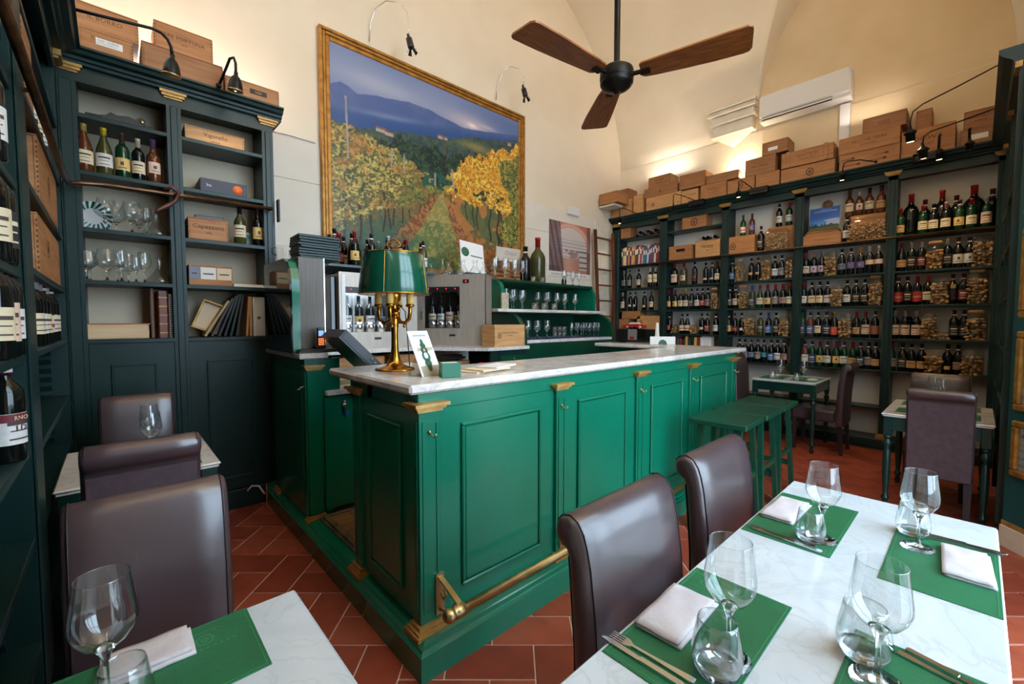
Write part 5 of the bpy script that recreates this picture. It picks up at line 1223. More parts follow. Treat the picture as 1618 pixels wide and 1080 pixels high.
# green back bar with curved sides
t=thing('back_bar_shelves','green back bar with curved sides and two marble shelves of glasses','shelving',(0,0,0))
low=[(3.25,.15),(3.25,1.19),(3.255,1.24),(3.27,1.30),(3.30,1.37),(3.35,1.43),(3.41,1.475),(3.5,1.495),(4.18,1.495),(4.18,.15)]
up=[(3.50,1.53),(3.50,1.72),(3.51,1.77),(3.54,1.82),(3.58,1.845),(3.64,1.86),(4.18,1.86),(4.18,1.53)]
for x0,x1 in ((3.17,3.23),(4.80,4.86)): MB().prism(low,x0,x1,0).build('lower_curved_side',MGREEN,t)
for x0,x1 in ((3.08,3.13),(4.72,4.77)): MB().prism(up,x0,x1,0).build('upper_curved_side',GREEN,t)
MB().box(3.23,3.27,.15,4.80,3.32,1.16).box(3.23,3.9,1.16,4.80,3.93,1.5).build('lower_back_board',MGREEN,t)
MB().box(3.13,3.95,1.53,4.72,3.98,1.83).build('upper_back_board',MGREEN,t)
MB().box(3.23,3.255,1.16,4.80,3.9,1.195,0,.005).build('lower_marble_shelf',CMARBLE,t)
MB().box(2.93,3.38,1.497,4.79,4.15,1.53,0,.005).build('upper_marble_shelf',CMARBLE,t)
MB().box(3.13,3.52,1.83,4.72,4.15,1.86,0,.004).build('top_board',MGREEN,t)
MB().box(3.24,3.30,1.195,4.78,3.62,1.199).build('blue_mat',mat('blue_rubber_mat',(40,70,130),.6),t)
gG='glasses on the green back bar'
def row(kind,xs,ys,z,where,s=1.0,gr=gG):
    for i,x in enumerate(xs): glass(kind,x,ys[i%len(ys)],z,f"{ORD[i]} {'tumbler' if 'tumbler' in kind else 'stemmed glass'} from left {where}",gr,s)
row('wine',[3.34,3.44,3.50,3.58,3.66,3.75],(3.36,3.45),1.199,'on the blue mat of the back bar',.92)
row('lowtumbler',[3.84,3.92,4.0],(3.40,),1.199,'stacked on the blue mat of the back bar',.9)
row('lowtumbler',[3.84,3.92,4.0],(3.40,),1.267,'upper layer of stacked ones on the blue mat',.9)
row('flute',[4.15,4.24,4.27,4.33,4.38,4.44,4.50,4.54,4.60,4.64,4.70,4.75],(3.40,3.48),1.199,'in the small group right on the blue mat',1.0)
row('wine',[3.20,3.24,3.32,3.38,3.46,3.54],(3.56,3.66),1.53,'under the top board, left group',1.0)
row('lowtumbler',[3.60,3.70,3.76,3.86,3.94],(3.5,3.58),1.53,'in the row on the upper marble shelf',1.1)
row('tasting',[3.86,3.93,4.0,4.10,4.22,4.26,4.36,4.46,4.58],(3.70,3.60),1.53,'under the top board, right group',1.2)
row('wine',[3.10,3.18,3.25,3.33,3.40,3.48,3.52],(3.62,3.72),1.86,'on top of the green back bar, left',1.05)
row('lowtumbler',[3.70,3.78,3.86],(3.62,3.70),1.86,'on top of the back bar beside the big bottle',.95)
row('small',[4.26,4.36,4.44,4.52,4.56],(3.62,3.7),1.86,'on top of the back bar before the poster',1.1)
t=thing('wooden_rack','low slatted wooden rack behind glasses on the back bar','rack',(3.42,3.86,1.86))
for k in range(3): MB().box(-.24,-.05,.03+k*.045,.24,-.04,.06+k*.045,0,.003).build('slat',CRATEW[1],t)
for x in (-.2,-.0,.2): MB().box(x-.012,-.04,0,x+.012,.05,.17).build('post',CRATEW[1],t)
t=thing('wooden_sign','whitewashed wooden sign with faint script behind glasses','sign',(3.55,3.90,2.12)); MB().box(-.20,-.01,0,.20,.01,.165,0,.004).build('board',PALEWOOD if False else mat('whitewashed_board',(206,196,184),.7,rgb2=(190,178,164),nscale=8),t)
text('script','Chianti',.07,mat('faint_grey_ink',(150,140,132),.8),t,(.03,-.011,.1),(PI/2,0,0),.0003); MB().box(-.1,-.011,.04,.12,-.0102,.045).build('script_line',mat('faint_grey_ink',(150,140,132),.8),t)
MB().box(-.03,.012,-.26,.03,.03,.0).build('stake',PALEWOOD,t)
bottle((3.74,3.80,1.86),'b','k',None,'black','tall slim dark bottle left of the demijohn bottle','large bottles on the back bar',1.5,face=-PI/2,rs=1.2)
bottle((4.02,3.86,1.86),'j','o',None,'red','very large olive wine bottle with red wax top before poster','large bottles on the back bar',2.0,face=-PI/2,rs=1.1)
bottle((4.42,3.76,1.86),'s','k',None,'brown','small dark jug behind glasses before the poster','large bottles on the back bar',.55,face=-PI/2,rs=1.6)
o=tag(MB().box(3.02,3.42,1.53,3.12,3.44,1.70,0,.003).build('tasting_card',mat('speckled_card',(200,186,160),.7,rgb2=(150,136,116),nscale=60)),'small speckled card standing at left end of upper marble shelf','card')
crate((2.71,3.045,1.166),.385,.18,.20,'pine crate with black crest on the small counter behind bar',None,face='-y',wi=2,mark=(-.13,.10,.024),txt=['AZIENDA AGRICOLA','montalcino'],tsize=.022)
# ladder and beadboard beside the right shelving
t=thing('library_ladder','dark wooden library ladder leaning by the right shelving','ladder',(0,0,0))
MB().bar((5.60,3.98,.02),(5.53,4.08,2.82),.05,.03).build('side_rail',LADDERW,t); MB().bar((6.00,3.98,.02),(6.0,4.08,2.82),.05,.03).build('side_rail',LADDERW,t)
for k in range(11): z=.25+k*.245; MB().bar((5.60-.07*z/2.8,3.98+.1*z/2.8,z),(6.0,3.98+.1*z/2.8,z),.035,.022).build('rung',LADDERW,t)
t=thing('beadboard_panel','white grooved panel on the wall behind the ladder','panel',(0,0,0))
for k in range(8): MB().box(5.66+k*.06,YB-.026,.15,5.717+k*.06,YB-.013,3.0,0,.003).build('board',WHITEP if False else STUCCO,t)
# ------------------------------------------------------------------ pictures
def vineyard(U,V):
    I=lambda *p: np.interp(U,[q[0] for q in p],[q[1] for q in p])
    n2=fbm(U,V,40,36,7,3); n3=fbm(U,V,100,90,17,2); n4=fbm(U,V,12,10,27,3)
    j1=.022*(fbm(U,V,30,28,41,3)-.5)*2; j2=.03*(fbm(U,V,60,56,43,2)-.5)*2
    c=np.ones(U.shape+(3,))*np.array((128,146,188))/255
    c=mixc(c,(84,112,172),sstep(.45,1.0,U)*.85); c=mixc(c,(176,182,204),np.exp(-(((U-.22)/.2)**2+((V-.88)/.05)**2))*.8)
    c=mixc(c,(120,134,178),sstep(.95,1.0,V)*.6)
    c=mixc(c,(214,196,204),np.exp(-(((U-.68)/.15)**2+((V-.865)/.05)**2))*.85); c=mixc(c,(255,242,236),np.exp(-(((U-.685)/.03)**2+((V-.862)/.014)**2)))
    c=mixc(c,(228,206,206),np.exp(-(((U-.78)/.05)**2+((V-.885)/.008)**2))*.6)
    ridge=I((0,.80),(.044,.828),(.075,.822),(.11,.80),(.2,.826),(.34,.857),(.44,.857),(.523,.842),(.641,.83),(.8,.862),(1,.91))+.006*vnoise(U,V*0,26,1,3)
    m=(V<ridge); c=mixc(c,(76,100,156),m*1.0); c=mixc(c,(104,120,168),m*sstep(.35,.7,n4)*.45)
    base=I((0,.70),(.3,.745),(.6,.80),(1,.885)); c=mixc(c,(42,82,142),(m&(V<base+.02))*sstep(-.02,.06,base+.02-V)*.9); c=mixc(c,(150,170,196),m*np.exp(-(((U-.25)/.15)**2+((V-base-.01)/.012)**2))*.5)
    wood=I((0,.63),(.12,.645),(.25,.675),(.4,.705),(.52,.73),(.7,.795),(.85,.825),(1,.87))+.010*vnoise(U,V*0,40,1,8); f=(V<wood)
    c=mixc(c,(48,76,84),f*1.0); c=mixc(c,(74,94,78),f*(n2>.5)*.6); c=mixc(c,(104,108,78),f*(n3>.6)*.5)
    c=mixc(c,(150,140,88),f*np.exp(-(((U-.70)/.10)**2+((V-.745)/.025)**2))*.9); c=mixc(c,(120,104,84),f*np.exp(-(((U-.16)/.10)**2+((V-.61)/.018)**2))*.7)
    for (hx,hy,w,h) in ((.21,.668,.022,.010),(.245,.662,.018,.009),(.28,.655,.014,.008),(.50,.735,.014,.010),(.53,.735,.01,.008),(.93,.835,.012,.01)):
        c=mixc(c,(196,182,172),((abs(U-hx)<w)&(abs(V-hy)<h))*.85); c=mixc(c,(142,92,80),((abs(U-hx)<w*1.1)&(abs(V-hy-h)<.005))*.85)
    cyp=I((0,.56),(.2,.58),(.3,.645),(.45,.655),(.55,.63),(.62,.66),(1,.74))+.055*vnoise(U,V*0,44,1,11)**2
    d=(V<cyp)&(U>.17); c=mixc(c,(28,50,52),d*1.0); c=mixc(c,(52,84,66),d*(n2>.54)*.75); c=mixc(c,(86,112,70),d*(n3>.62)*.5)
    c=mixc(c,(36,96,84),((V<.53)&(V>.40)&(U>.40)&(U<.56))*(n2>.42)*.8)
    vx,vy=.51,.44
    g=(V<vy+.004); c=mixc(c,(122,104,66),g*1.0); c=mixc(c,(160,118,70),g*(n2>.5)*.75); c=mixc(c,(80,94,66),g*(n3>.54)*.7)
    t=(U-vx)/np.maximum(vy+.01-V,.004)+ (n2-.5)*.12
    path=g&(t>-.52)&(t<.27); c=mixc(c,(124,130,74),path*.85); c=mixc(c,(176,162,104),path*(n3>.5)*.7); c=mixc(c,(82,108,66),path*(n2>.55)*.6); c=mixc(c,(186,160,96),(path&(V>.27))*.4)
    rut=g&(((t>-.95)&(t<-.52))|((t>.27)&(t<.7))); c=mixc(c,(178,122,78),rut*.8); c=mixc(c,(116,72,52),rut*(n3>.52)*.75)
    c=mixc(c,(56,98,88),(g&(t<-.85))*sstep(.36,.2,V)*sstep(.36,.5,n2)*.7); c=mixc(c,(38,96,86),g*sstep(.22,.08,V)*sstep(.02,.2,U)*sstep(.60,.42,U)*sstep(.30,.5,n4)*.7)
    c=mixc(c,(196,124,70),(g&(t>.6))*(n2>.42)*.7); c=mixc(c,(66,104,72),(g&(t>1.0)&(V>.2))*(n4>.5)*.7)
    Lt=I((0,.645),(.13,.62),(.28,.59),(.40,.52),(.456,.485),(.515,.45)); Lb=I((0,.14),(.12,.22),(.335,.33),(.5,.43))
    Rt=I((.515,.45),(.537,.52),(.6,.60),(.658,.68),(.75,.70),(.85,.775),(.93,.79),(1,.85)); Rb=I((.51,.435),(.7,.405),(.85,.40),(1,.37))
    for k in range(13):
        s_=(k+.35*math.sin(k*5.1))/12; x0=.01+.46*s_**.8; w=.0055*(1-.6*s_); yb=np.interp(x0,[0,.12,.335,.5],[.03,.11,.25,.41]); yt=np.interp(x0,[0,.12,.335,.5],[.3,.34,.40,.44])
        c=mixc(c,(64,48,44),((abs(U-x0-.006*np.sin(V*22+k*2.1)-.05*math.sin(k*3.7)*(V-yb))<w)&(V>yb)&(V<yt))*.9)
    for k in range(10):
        s_=(k+.4*math.sin(k*4.3))/9; x0=.53+.46*s_; yb=np.interp(x0,[.53,.7,.85,1],[.41,.27,.17,.08]); w=.0025+.0045*s_
        c=mixc(c,(60,44,42),((abs(U-x0-.006*np.sin(V*40+k))<w)&(V>yb)&(V<yb+.28))*.9)
    def foliage(mask,cols):
        nonlocal c
        q=fbm(U,V,70,62,23,3); q2=vnoise(U,V,150,140,31); q3=fbm(U,V,22,20,33,3)
        c=mixc(c,cols[0],mask*1.0); c=mixc(c,cols[1],mask*sstep(.40,.5,q)); c=mixc(c,cols[2],mask*sstep(.53,.62,q)*.95); c=mixc(c,cols[3],mask*sstep(.62,.8,q2)*.8); c=mixc(c,cols[4],mask*sstep(.38,.2,q2)*.75); c=mixc(c,cols[5],mask*sstep(.52,.66,q3)*.55)
    gap=fbm(U,V,34,30,51,3)
    mL=(V<Lt+j1+j2)&(V>Lb+j1+j2)&(U<.52)&((gap>.36)|(V>Lb+.12))
    foliage(mL,((92,96,62),(150,136,74),(186,160,84),(216,204,124),(52,74,62),(172,112,66)))
    c=mixc(c,(84,104,58),mL*(U>.28)*(n4>.5)*.45)
    mR=(V<Rt+j1+j2)&(V>Rb+j1+j2)&(U>.515)&((gap>.33)|(V>Rb+.1))
    foliage(mR,((188,128,44),(226,170,56),(242,196,78),(252,226,130),(136,92,40),(214,146,48)))
    mG=(V<Rt-.06+j1)&(V>.2+j2)&(U>.90+j1*1.5+.05*np.sin(V*17)); foliage(mG,((72,88,54),(122,124,62),(164,150,76),(200,180,92),(44,62,46),(104,116,60)))
    c=mixc(c,(110,118,60),mR*(U<.6)*(n4>.45)*.5)
    for (x0,y0,y1,l) in ((.07,.49,.775,-.006),(.255,.50,.60,.004),(.315,.50,.585,.0),(.575,.46,.58,-.03),(.47,.46,.53,0)):
        c=mixc(c,(164,160,158),((abs(U-x0-l*(V-y0)*4)<.004)&(V>y0)&(V<y1))*.85)
    return np.clip(c*.95,0,1)
t=thing('vineyard_picture','huge gilt framed photograph of an autumn vineyard on the back wall','picture',(2.76,YB-.012,3.02))
PW,PH=2.60,2.10; px0,px1,pz0,pz1=-1.31,1.31,-1.14,1.07
o=vcol_plane('print',px1-px0-.18,pz1-pz0-.18,vineyard,420,350,t,rough=.3); o.location=(0,-.02,-.035)
b=MB()
for k,(o0,o1,d) in enumerate(((0,.03,.05),(.03,.06,.04),(.06,.10,.03))):
    b.box(px0+o0,-d,pz0+o0,px0+o1,0,pz1-o0,0,.006); b.box(px1-o1,-d,pz0+o0,px1-o0,0,pz1-o0,0,.006)
    b.box(px0+o1,-d,pz1-o1,px1-o1,0,pz1-o0,0,.006); b.box(px0+o1,-d,pz0+o0,px1-o1,0,pz0+o1,0,.006)
b.build('gilt_frame',FGOLD,t)
def cellar(U,V):
    c=np.ones(U.shape+(3,))*np.array((150,96,84))/255; n=fbm(U,V,10,8,3)
    r=np.hypot((U-.5)/.42,(V-.52)/.40); arch=(r<1)&(V>.5)|((abs(U-.5)<.42)&(V<=.5)&(V>.34))
    c=mixc(c,(196,120,100),sstep(.55,.95,V)*.7); c=mixc(c,(236,200,180),np.exp(-((r-1.1)/.12)**2)*(V>.5)*.7)
    c=mixc(c,(214,206,204),arch*.9); c=mixc(c,(150,146,150),arch*((V*16%1)<.35)*(V<.70)*.6); c=mixc(c,(110,70,74),arch*(n>.55)*(V<.52)*.5)
    fl_=(V<.36); c=mixc(c,(170,120,104),fl_*1.0); c=mixc(c,(200,160,140),fl_*np.exp(-((U-.45)/.15)**2)*.7)
    w=(U<.30-.1*(V-.5)); c=mixc(c,(112,96,100),w*.8); c=mixc(c,(60,48,56),w*((U*9+V*2)%1<.35)*.6)
    bx_=(U>.72)&(U<.92)&(V>.16)&(V<.52); c=mixc(c,(196,190,180),bx_*.9); c=mixc(c,(60,52,56),bx_*((V*10)%1<.25)*.9)
    c=mixc(c,(72,50,58),((U>.9)|((V<.2)&(U<.25)))*.4)
    c=mixc(c,(232,226,218),(V<.10)*1.0); c=mixc(c,(150,140,134),((V>.035)&(V<.06)&(U>.06)&(U<.9))*(vnoise(U,V,90,8,5)>.4)*.7)
    return c
t=thing('cellar_poster','unframed print of a vaulted wine cellar beside the ladder','poster',(5.06,YB-.013,2.45))
o=vcol_plane('print',.96,.80,cellar,90,80,t,rough=.5); o.location=(0,-.0085,0)
MB().box(-.485,-.008,-.405,.485,0,.405,0,.002).build('backing_board',PAPER,t)

# ------------------------------------------------------------------ spot lamps
def spot_light(name,loc,tgt,power,color,angle,blend=.6,size=.03):
    l=bpy.data.lights.new(name,'SPOT'); l.energy=power; l.color=color; l.spot_size=angle; l.spot_blend=blend; l.shadow_soft_size=size
    o=bpy.data.objects.new(name,l); COL.objects.link(o); o.location=loc
    o.rotation_euler=(Vector(tgt)-Vector(loc)).to_track_quat('-Z','Y').to_euler(); return o
WARM=(1,.78,.5)
def bell_lamp(pts,head,tgt,label,power=4,light=True):
    """iron swan neck with a small bell head; head = point where the neck meets the bell"""
    t=thing('swan_neck_lamp',label,'lamp',pts[0],0,'iron lamps on the left cornice'); P0=Vector(pts[0])
    MB().tube([Vector(p)-P0 for p in pts],.0085,8).ball((0,0,0),.018,n=8).build('swan_neck',BLACKM,t)
    d=(Vector(tgt)-Vector(head)).normalized(); q=Vector((0,0,-1)).rotation_difference(d)
    b=MB(); b.shell([(.012,.012),(.013,-.01),(.024,-.02),(.036,-.045),(.042,-.08),(.046,-.105),(.0455,-.107)],18); b.lathe([(0,.014),(.013,.012)],12); o=b.build('bell_shade',BLACKM,t); o.location=Vector(head)-P0; o.rotation_mode='QUATERNION'; o.rotation_quaternion=q
    MB().lathe([(.046,-.108),(.0475,-.104),(.047,-.10)],18).build('brass_rim',BRASS,o)
    MB().ball((0,0,-.082),.028,n=10).build('bulb',BULB if light else WHITEP,o)
    if light: spot_light('bell_lamp_light',Vector(head)+d*.125,tgt,power,WARM,1.9)
bell_lamp([(-.147,3.25,3.012),(.056,3.25,3.04),(.215,3.25,3.062),(.256,3.25,3.056),(.285,3.25,3.03),(.299,3.25,2.995),(.303,3.25,2.95)],(.303,3.25,2.94),(.27,3.33,2.3),'long black swan neck lamp reaching over the stickered crates',3,False)
bell_lamp([(.585,3.60,3.015),(.62,3.53,3.12),(.635,3.49,3.168),(.652,3.46,3.168),(.66,3.45,3.13),(.66,3.45,3.07)],(.66,3.45,3.06),(.64,3.6,2.2),'short black swan neck lamp on the cornice by the plated crate',5)
def cup_lamp(pts,head,tgt,label,power=5,light=True,big=1.0,group='small black lamps along the right cornice'):
    t=thing('cornice_lamp',label,'lamp',pts[0],0,group); P0=Vector(pts[0])
    MB().tube([Vector(p)-P0 for p in pts],.006,6).ball((0,0,0),.015,n=8).build('lamp_arm',BLACKM,t)
    d=(Vector(tgt)-Vector(head)).normalized(); q=Vector((0,0,-1)).rotation_difference(d); s=big
    b=MB(); b.lathe([(0,.03*s),(.008*s,.03*s),(.012*s,.0),(.03*s,-.012*s),(.036*s,-.022*s),(.036*s,-.028*s),(.026*s,-.034*s),(.026*s,-.085*s),(.024*s,-.085*s),(.022*s,-.06*s),(0,-.055*s)],18); o=b.build('lamp_cup',BLACKM,t); o.location=Vector(head)-P0; o.rotation_mode='QUATERNION'; o.rotation_quaternion=q
    MB().lathe([(0,-.078*s),(.0235*s,-.078*s),(.0235*s,-.082*s),(0,-.0825*s)],16).build('lit_lens',BULB if light else WHITEP,o)
    if light: spot_light('cup_lamp_light',Vector(head)+d*.1*s,tgt,power,WARM,1.75)
    return t
C=6.04
cup_lamp([(C,3.66,3.07),(5.95,3.80,3.15),(5.91,3.86,3.17),(5.90,3.885,3.15),(5.90,3.885,3.04)],(5.90,3.885,3.02),(5.98,3.885,2),'first black lamp from the ladder on the right cornice')
cup_lamp([(C,2.72,3.07),(5.95,2.92,3.18),(5.91,2.985,3.205),(5.90,3.0,3.19),(5.90,3.0,3.06)],(5.90,3.0,3.04),(5.96,3.0,2),'second black lamp from the ladder on the right cornice',light=False)
cup_lamp([(C,1.99,3.07),(5.95,2.08,3.16),(5.91,2.12,3.19),(5.90,2.13,3.17),(5.90,2.13,3.08)],(5.90,2.13,3.06),(5.98,2.13,2),'third black lamp from the ladder, over the middle bay')
cup_lamp([(C,.80,3.10),(5.95,.92,3.13),(5.90,1.02,3.13),(5.89,1.05,3.11),(5.89,1.06,3.04)],(5.89,1.06,3.02),(6.0,1.10,2),'fourth black lamp, in front of the corkscrew crate')
cup_lamp([(C,.33,3.07),(5.95,.32,3.2),(5.90,.31,3.2),(5.90,.31,3.06)],(5.90,.31,3.04),(6.0,.28,2),'fifth black lamp, low on the cornice under the hanging pair')
cup_lamp([(5.70,-.06,3.62),(5.68,.2,3.52),(5.62,.42,3.425),(5.60,.485,3.37),(5.60,.50,3.30),(5.60,.50,3.24)],(5.60,.50,3.21),(5.75,.46,2.2),'upper lamp of the hanging pair on a long arm from the right',6,True,1.35,'pair of long armed lamps from the far right corner')
cup_lamp([(5.75,-.06,3.27),(5.70,.2,3.205),(5.65,.36,3.165),(5.62,.405,3.12),(5.62,.41,3.06)],(5.62,.41,3.03),(5.80,.33,2.0),'lower lamp of the hanging pair on a long arm from the right',6,True,1.3,'pair of long armed lamps from the far right corner')
cup_lamp([(6.04,.12,3.07),(5.95,.12,3.2),(5.93,.11,3.2),(5.93,.11,3.10)],(5.93,.11,3.08),(6.02,.1,2.2),'unlit black lamp beside the fifth one near the far right crates',light=False)
for i,(y,lab) in enumerate(((2.72,'black glossy transformer box on the cornice over the second bay'),(1.93,'black glossy transformer box on the cornice beside third lamp'),(.40,'black glossy transformer box low on the cornice beside fifth lamp'))):
    t=thing('lamp_transformer',lab,'transformer',(6.0,y,3.0),0,'black transformer boxes on the right cornice')
    MB().box(0,-.11,0,.05,.11,.085,0,.008).build('box_body',BLACKG,t); MB().box(-.004,-.09,.02,0,.09,.06,0,.002).build('cover_plate',BLACKM,t)
# picture lights on thin wire arms
def wire_lamp(base,pts,head,label):
    t=thing('picture_light',label,'lamp',base,0,'two wire arm picture lights'); P0=Vector(base)
    MB().tube([Vector(p)-P0 for p in pts],.005,6).build('wire_arm',CHROME,t)
    b=MB(); b.lathe([(0,.02),(.014,.018),(.018,0),(.032,-.01),(.032,-.10),(.022,-.11),(.0,-.11)],14); b.ball((0,0,.03),.016,n=8); o=b.build('lamp_body',BLACKP,t); o.location=Vector(head)-P0; o.rotation_euler=(math.radians(-14),math.radians(-6),0)
    f=MB()
    for k in range(4):
        a=PI/2*k; f.add([(.02*math.cos(a-.5),.02*math.sin(a-.5),-.105),(.02*math.cos(a+.5),.02*math.sin(a+.5),-.105),(.055*math.cos(a+.4),.055*math.sin(a+.4),-.155),(.055*math.cos(a-.4),.055*math.sin(a-.4),-.155),
              (.018*math.cos(a-.5),.018*math.sin(a-.5),-.107),(.018*math.cos(a+.5),.018*math.sin(a+.5),-.107),(.053*math.cos(a+.4),.053*math.sin(a+.4),-.157),(.053*math.cos(a-.4),.053*math.sin(a-.4),-.157)],[(0,1,2,3),(7,6,5,4),(0,3,7,4),(1,5,6,2),(2,6,7,3)])
    f.build('barn_door',BLACKM,o)
wire_lamp((1.95,4.185,4.16),[(1.95,4.185,4.16),(1.95,4.16,4.32),(1.98,4.10,4.45),(2.05,4.02,4.51),(2.14,3.94,4.50),(2.21,3.90,4.42),(2.225,3.90,4.28),(2.225,3.90,4.22)],(2.225,3.90,4.18),'left picture light on a thin wire arc above the vineyard')
wire_lamp((3.60,4.185,4.16),[(3.60,4.185,4.16),(3.60,4.16,4.30),(3.62,4.08,4.46),(3.68,4.0,4.52),(3.76,3.93,4.49),(3.80,3.90,4.40),(3.80,3.90,4.30)],(3.80,3.90,4.26),'right picture light on a thin wire arc above the vineyard')

# ------------------------------------------------------------------ on the bar counter
t=thing('table_lamp','brass table lamp with green metal shade on the bar counter','lamp',(1.052,2.02,1.15))
b=MB(); b.lathe([(0,.0),(.098,0),(.1,.004),(.096,.010),(.07,.016),(.045,.028),(.03,.05),(.022,.08),(.018,.11),(.0165,.18),(.019,.235),(.021,.26),(.017,.265),(.014,.27),(.014,.28),(.026,.285),(.028,.292),(.02,.30),(.012,.31),(.012,.34),(.03,.355),(.034,.39),(.026,.42),(.012,.44),(.006,.45),(.006,.565),(0,.565)],24); b.build('brass_stem',PBRASS,t)
for k in range(4):
    a=k*PI/2+.83; c_,s_=math.cos(a),math.sin(a)
    b=MB(); b.tube([(c_*r,s_*r,z) for r,z in ((.010,.29),(.03,.245),(.055,.24),(.075,.262),(.08,.30),(.08,.325))],.010,8); b.lathe([(.008,.318),(.022,.325),(.022,.334),(.016,.336)],12,(c_*.08,s_*.08,0)); b.ball((c_*.05,s_*.05,.225),.010,n=6)
    o=b.build('candle_arm',PBRASS,t); MB().lathe([(.018,.336),(.018,.41),(.012,.411),(0,.411)],12,(c_*.08,s_*.08,0)).build('candle_tube',mat('glow_tinted_candle_tube',(250,206,110),.5),o); MB().ball((c_*.08,s_*.08,.437),.016,n=8,sq=(1,1,1.6)).build('bulb',BULB,o)  # amber tube colour carries the glow of the bulbs
b=MB(); b.shell([(.174,.385),(.1755,.388),(.150,.583),(.148,.586)],40); b.build('shade',SHADE,t)
MB().shell([(.172,.387),(.147,.583)],40).build('shade_lining',SHADEIN,t)
MB().shell([(.146,.584),(.02,.589)],40).build('shade_top',SHADE,t)
b=MB(); b.lathe([(.173,.383),(.1775,.384),(.1775,.388),(.175,.389)],40); b.lathe([(.148,.583),(.1515,.584),(.151,.588),(.148,.589)],40); 
for a in (-2.32,-.9,.6,2.1): b.bar((.1757*math.cos(a),.1757*math.sin(a),.388),(.1502*math.cos(a),.1502*math.sin(a),.583),.0012,.0012)
b.build('gilt_edging',PBRASS,t)
b=MB(); pts=[(.035*math.cos(PI*q/12)*.734,-.035*math.cos(PI*q/12)*.679,.625+.036*math.sin(PI*q/12)) for q in range(13)]; b.tube(pts,.004,6)
b.tube([(.0257,-.0238,.625),(.012,-.011,.632),(0,0,.615),(-.012,.011,.632),(-.0257,.0238,.625)],.0035,6); b.tube([(0,0,.56),(0,0,.62)],.006,8); b.build('finial',PBRASS,t)
MB().tube([(.02,.0,.34),(.045,-.03,.30),(.055,-.035,.15),(.062,-.04,.012)],.0025,6).build('lamp_cord',BLACKP,t)
l=bpy.data.lights.new('table_lamp_light','POINT'); l.energy=12; l.color=(1,.66,.28); l.shadow_soft_size=.05
o=bpy.data.objects.new('table_lamp_light',l); COL.objects.link(o); o.location=(1.03,1.97,1.15+.455); l.shadow_soft_size=.02
# sign holder
t=thing('sign_holder','white sign with green ornate emblem in a clear slanted holder','sign',(1.06,1.68,1.15),math.radians(15))
b=MB().box(-.065,-.003,0,.065,.003,.225,0,.002); o=b.build('sign_card',PAPER,t); o.rotation_euler=(math.radians(-25),0,0)
q=MB()
for (z,r,h) in ((.165,.010,.018),(.15,.018,.014),(.125,.022,.02),(.095,.026,.026),(.062,.022,.02),(.04,.014,.018)):
    q.add([(r*math.cos(2*PI*k/18),-.0038,z+h*math.sin(2*PI*k/18)) for k in range(18)],[tuple(range(18))])
q.build('green_emblem',LOGO,o)
q=MB(); q.add([(.012*math.cos(2*PI*k/14),-.0044,.10+.015*math.sin(2*PI*k/14)) for k in range(14)],[tuple(range(14))]); q.add([(.006*math.cos(2*PI*k/14),-.0044,.128+.008*math.sin(2*PI*k/14)) for k in range(14)],[tuple(range(14))]); q.build('white_figure',PAPER,o)
MB().box(-.04,-.0042,.196,.04,-.003,.204).build('print_line',mat('grey_print',(150,160,160),.7),o)
MB().box(-.058,-.006,0,.058,-.0045,.05).box(-.058,.004,0,.058,.0055,.2).build('clear_pocket',FILM,o)
b=MB(); b.add([(-.05,.0,.002),(.05,.0,.002),(.05,.10,.002),(-.05,.10,.002),(-.05,.04,.13),(.05,.04,.13),(-.05,.043,.13),(.05,.043,.13),(-.05,.103,.002),(.05,.103,.002)],[(0,1,2,3),(3,2,5,4),(8,9,7,6)]); b.build('clear_foot',FILM,t)
t=thing('card_box','small green card box of business cards on the bar counter','box',(1.10,1.60,1.15),math.radians(-22))
MB().box(-.042,-.038,0,.042,-.035,.066).box(-.042,.035,0,.042,.038,.066).box(-.042,-.035,0,-.039,.035,.066).box(.039,-.035,0,.042,.035,.066).box(-.042,-.038,0,.042,.038,.003).build('card_sleeve',BOXGREEN,t)
MB().box(-.037,-.033,.003,.037,.033,.064).build('cards',PAPER,t); MB().box(.0422,-.012,.02,.0427,.012,.05).build('gilt_crest',GOLD,t)
for i,(x,y,r_,w,h,lab) in enumerate(((1.34,1.70,.25,.21,.15,'lowest cream folded menu on the bar counter'),(1.37,1.67,.12,.20,.15,'middle cream folded menu on the bar counter'),(1.44,1.68,.35,.21,.13,'topmost folded leaflet on the bar counter'))):
    o=tag(MB().box(-w/2,-h/2,0,w/2,h/2,.004,0,.001).box(-w/2,-h/2,.005,w/2,h/2-.01,.008,0,.001).build('folded_menu',CREAMP if i<2 else PAPER),lab,'menu','folded menus on the bar counter'); o.location=(x,y,1.150+i*.0085); o.rotation_euler=(0,0,r_)

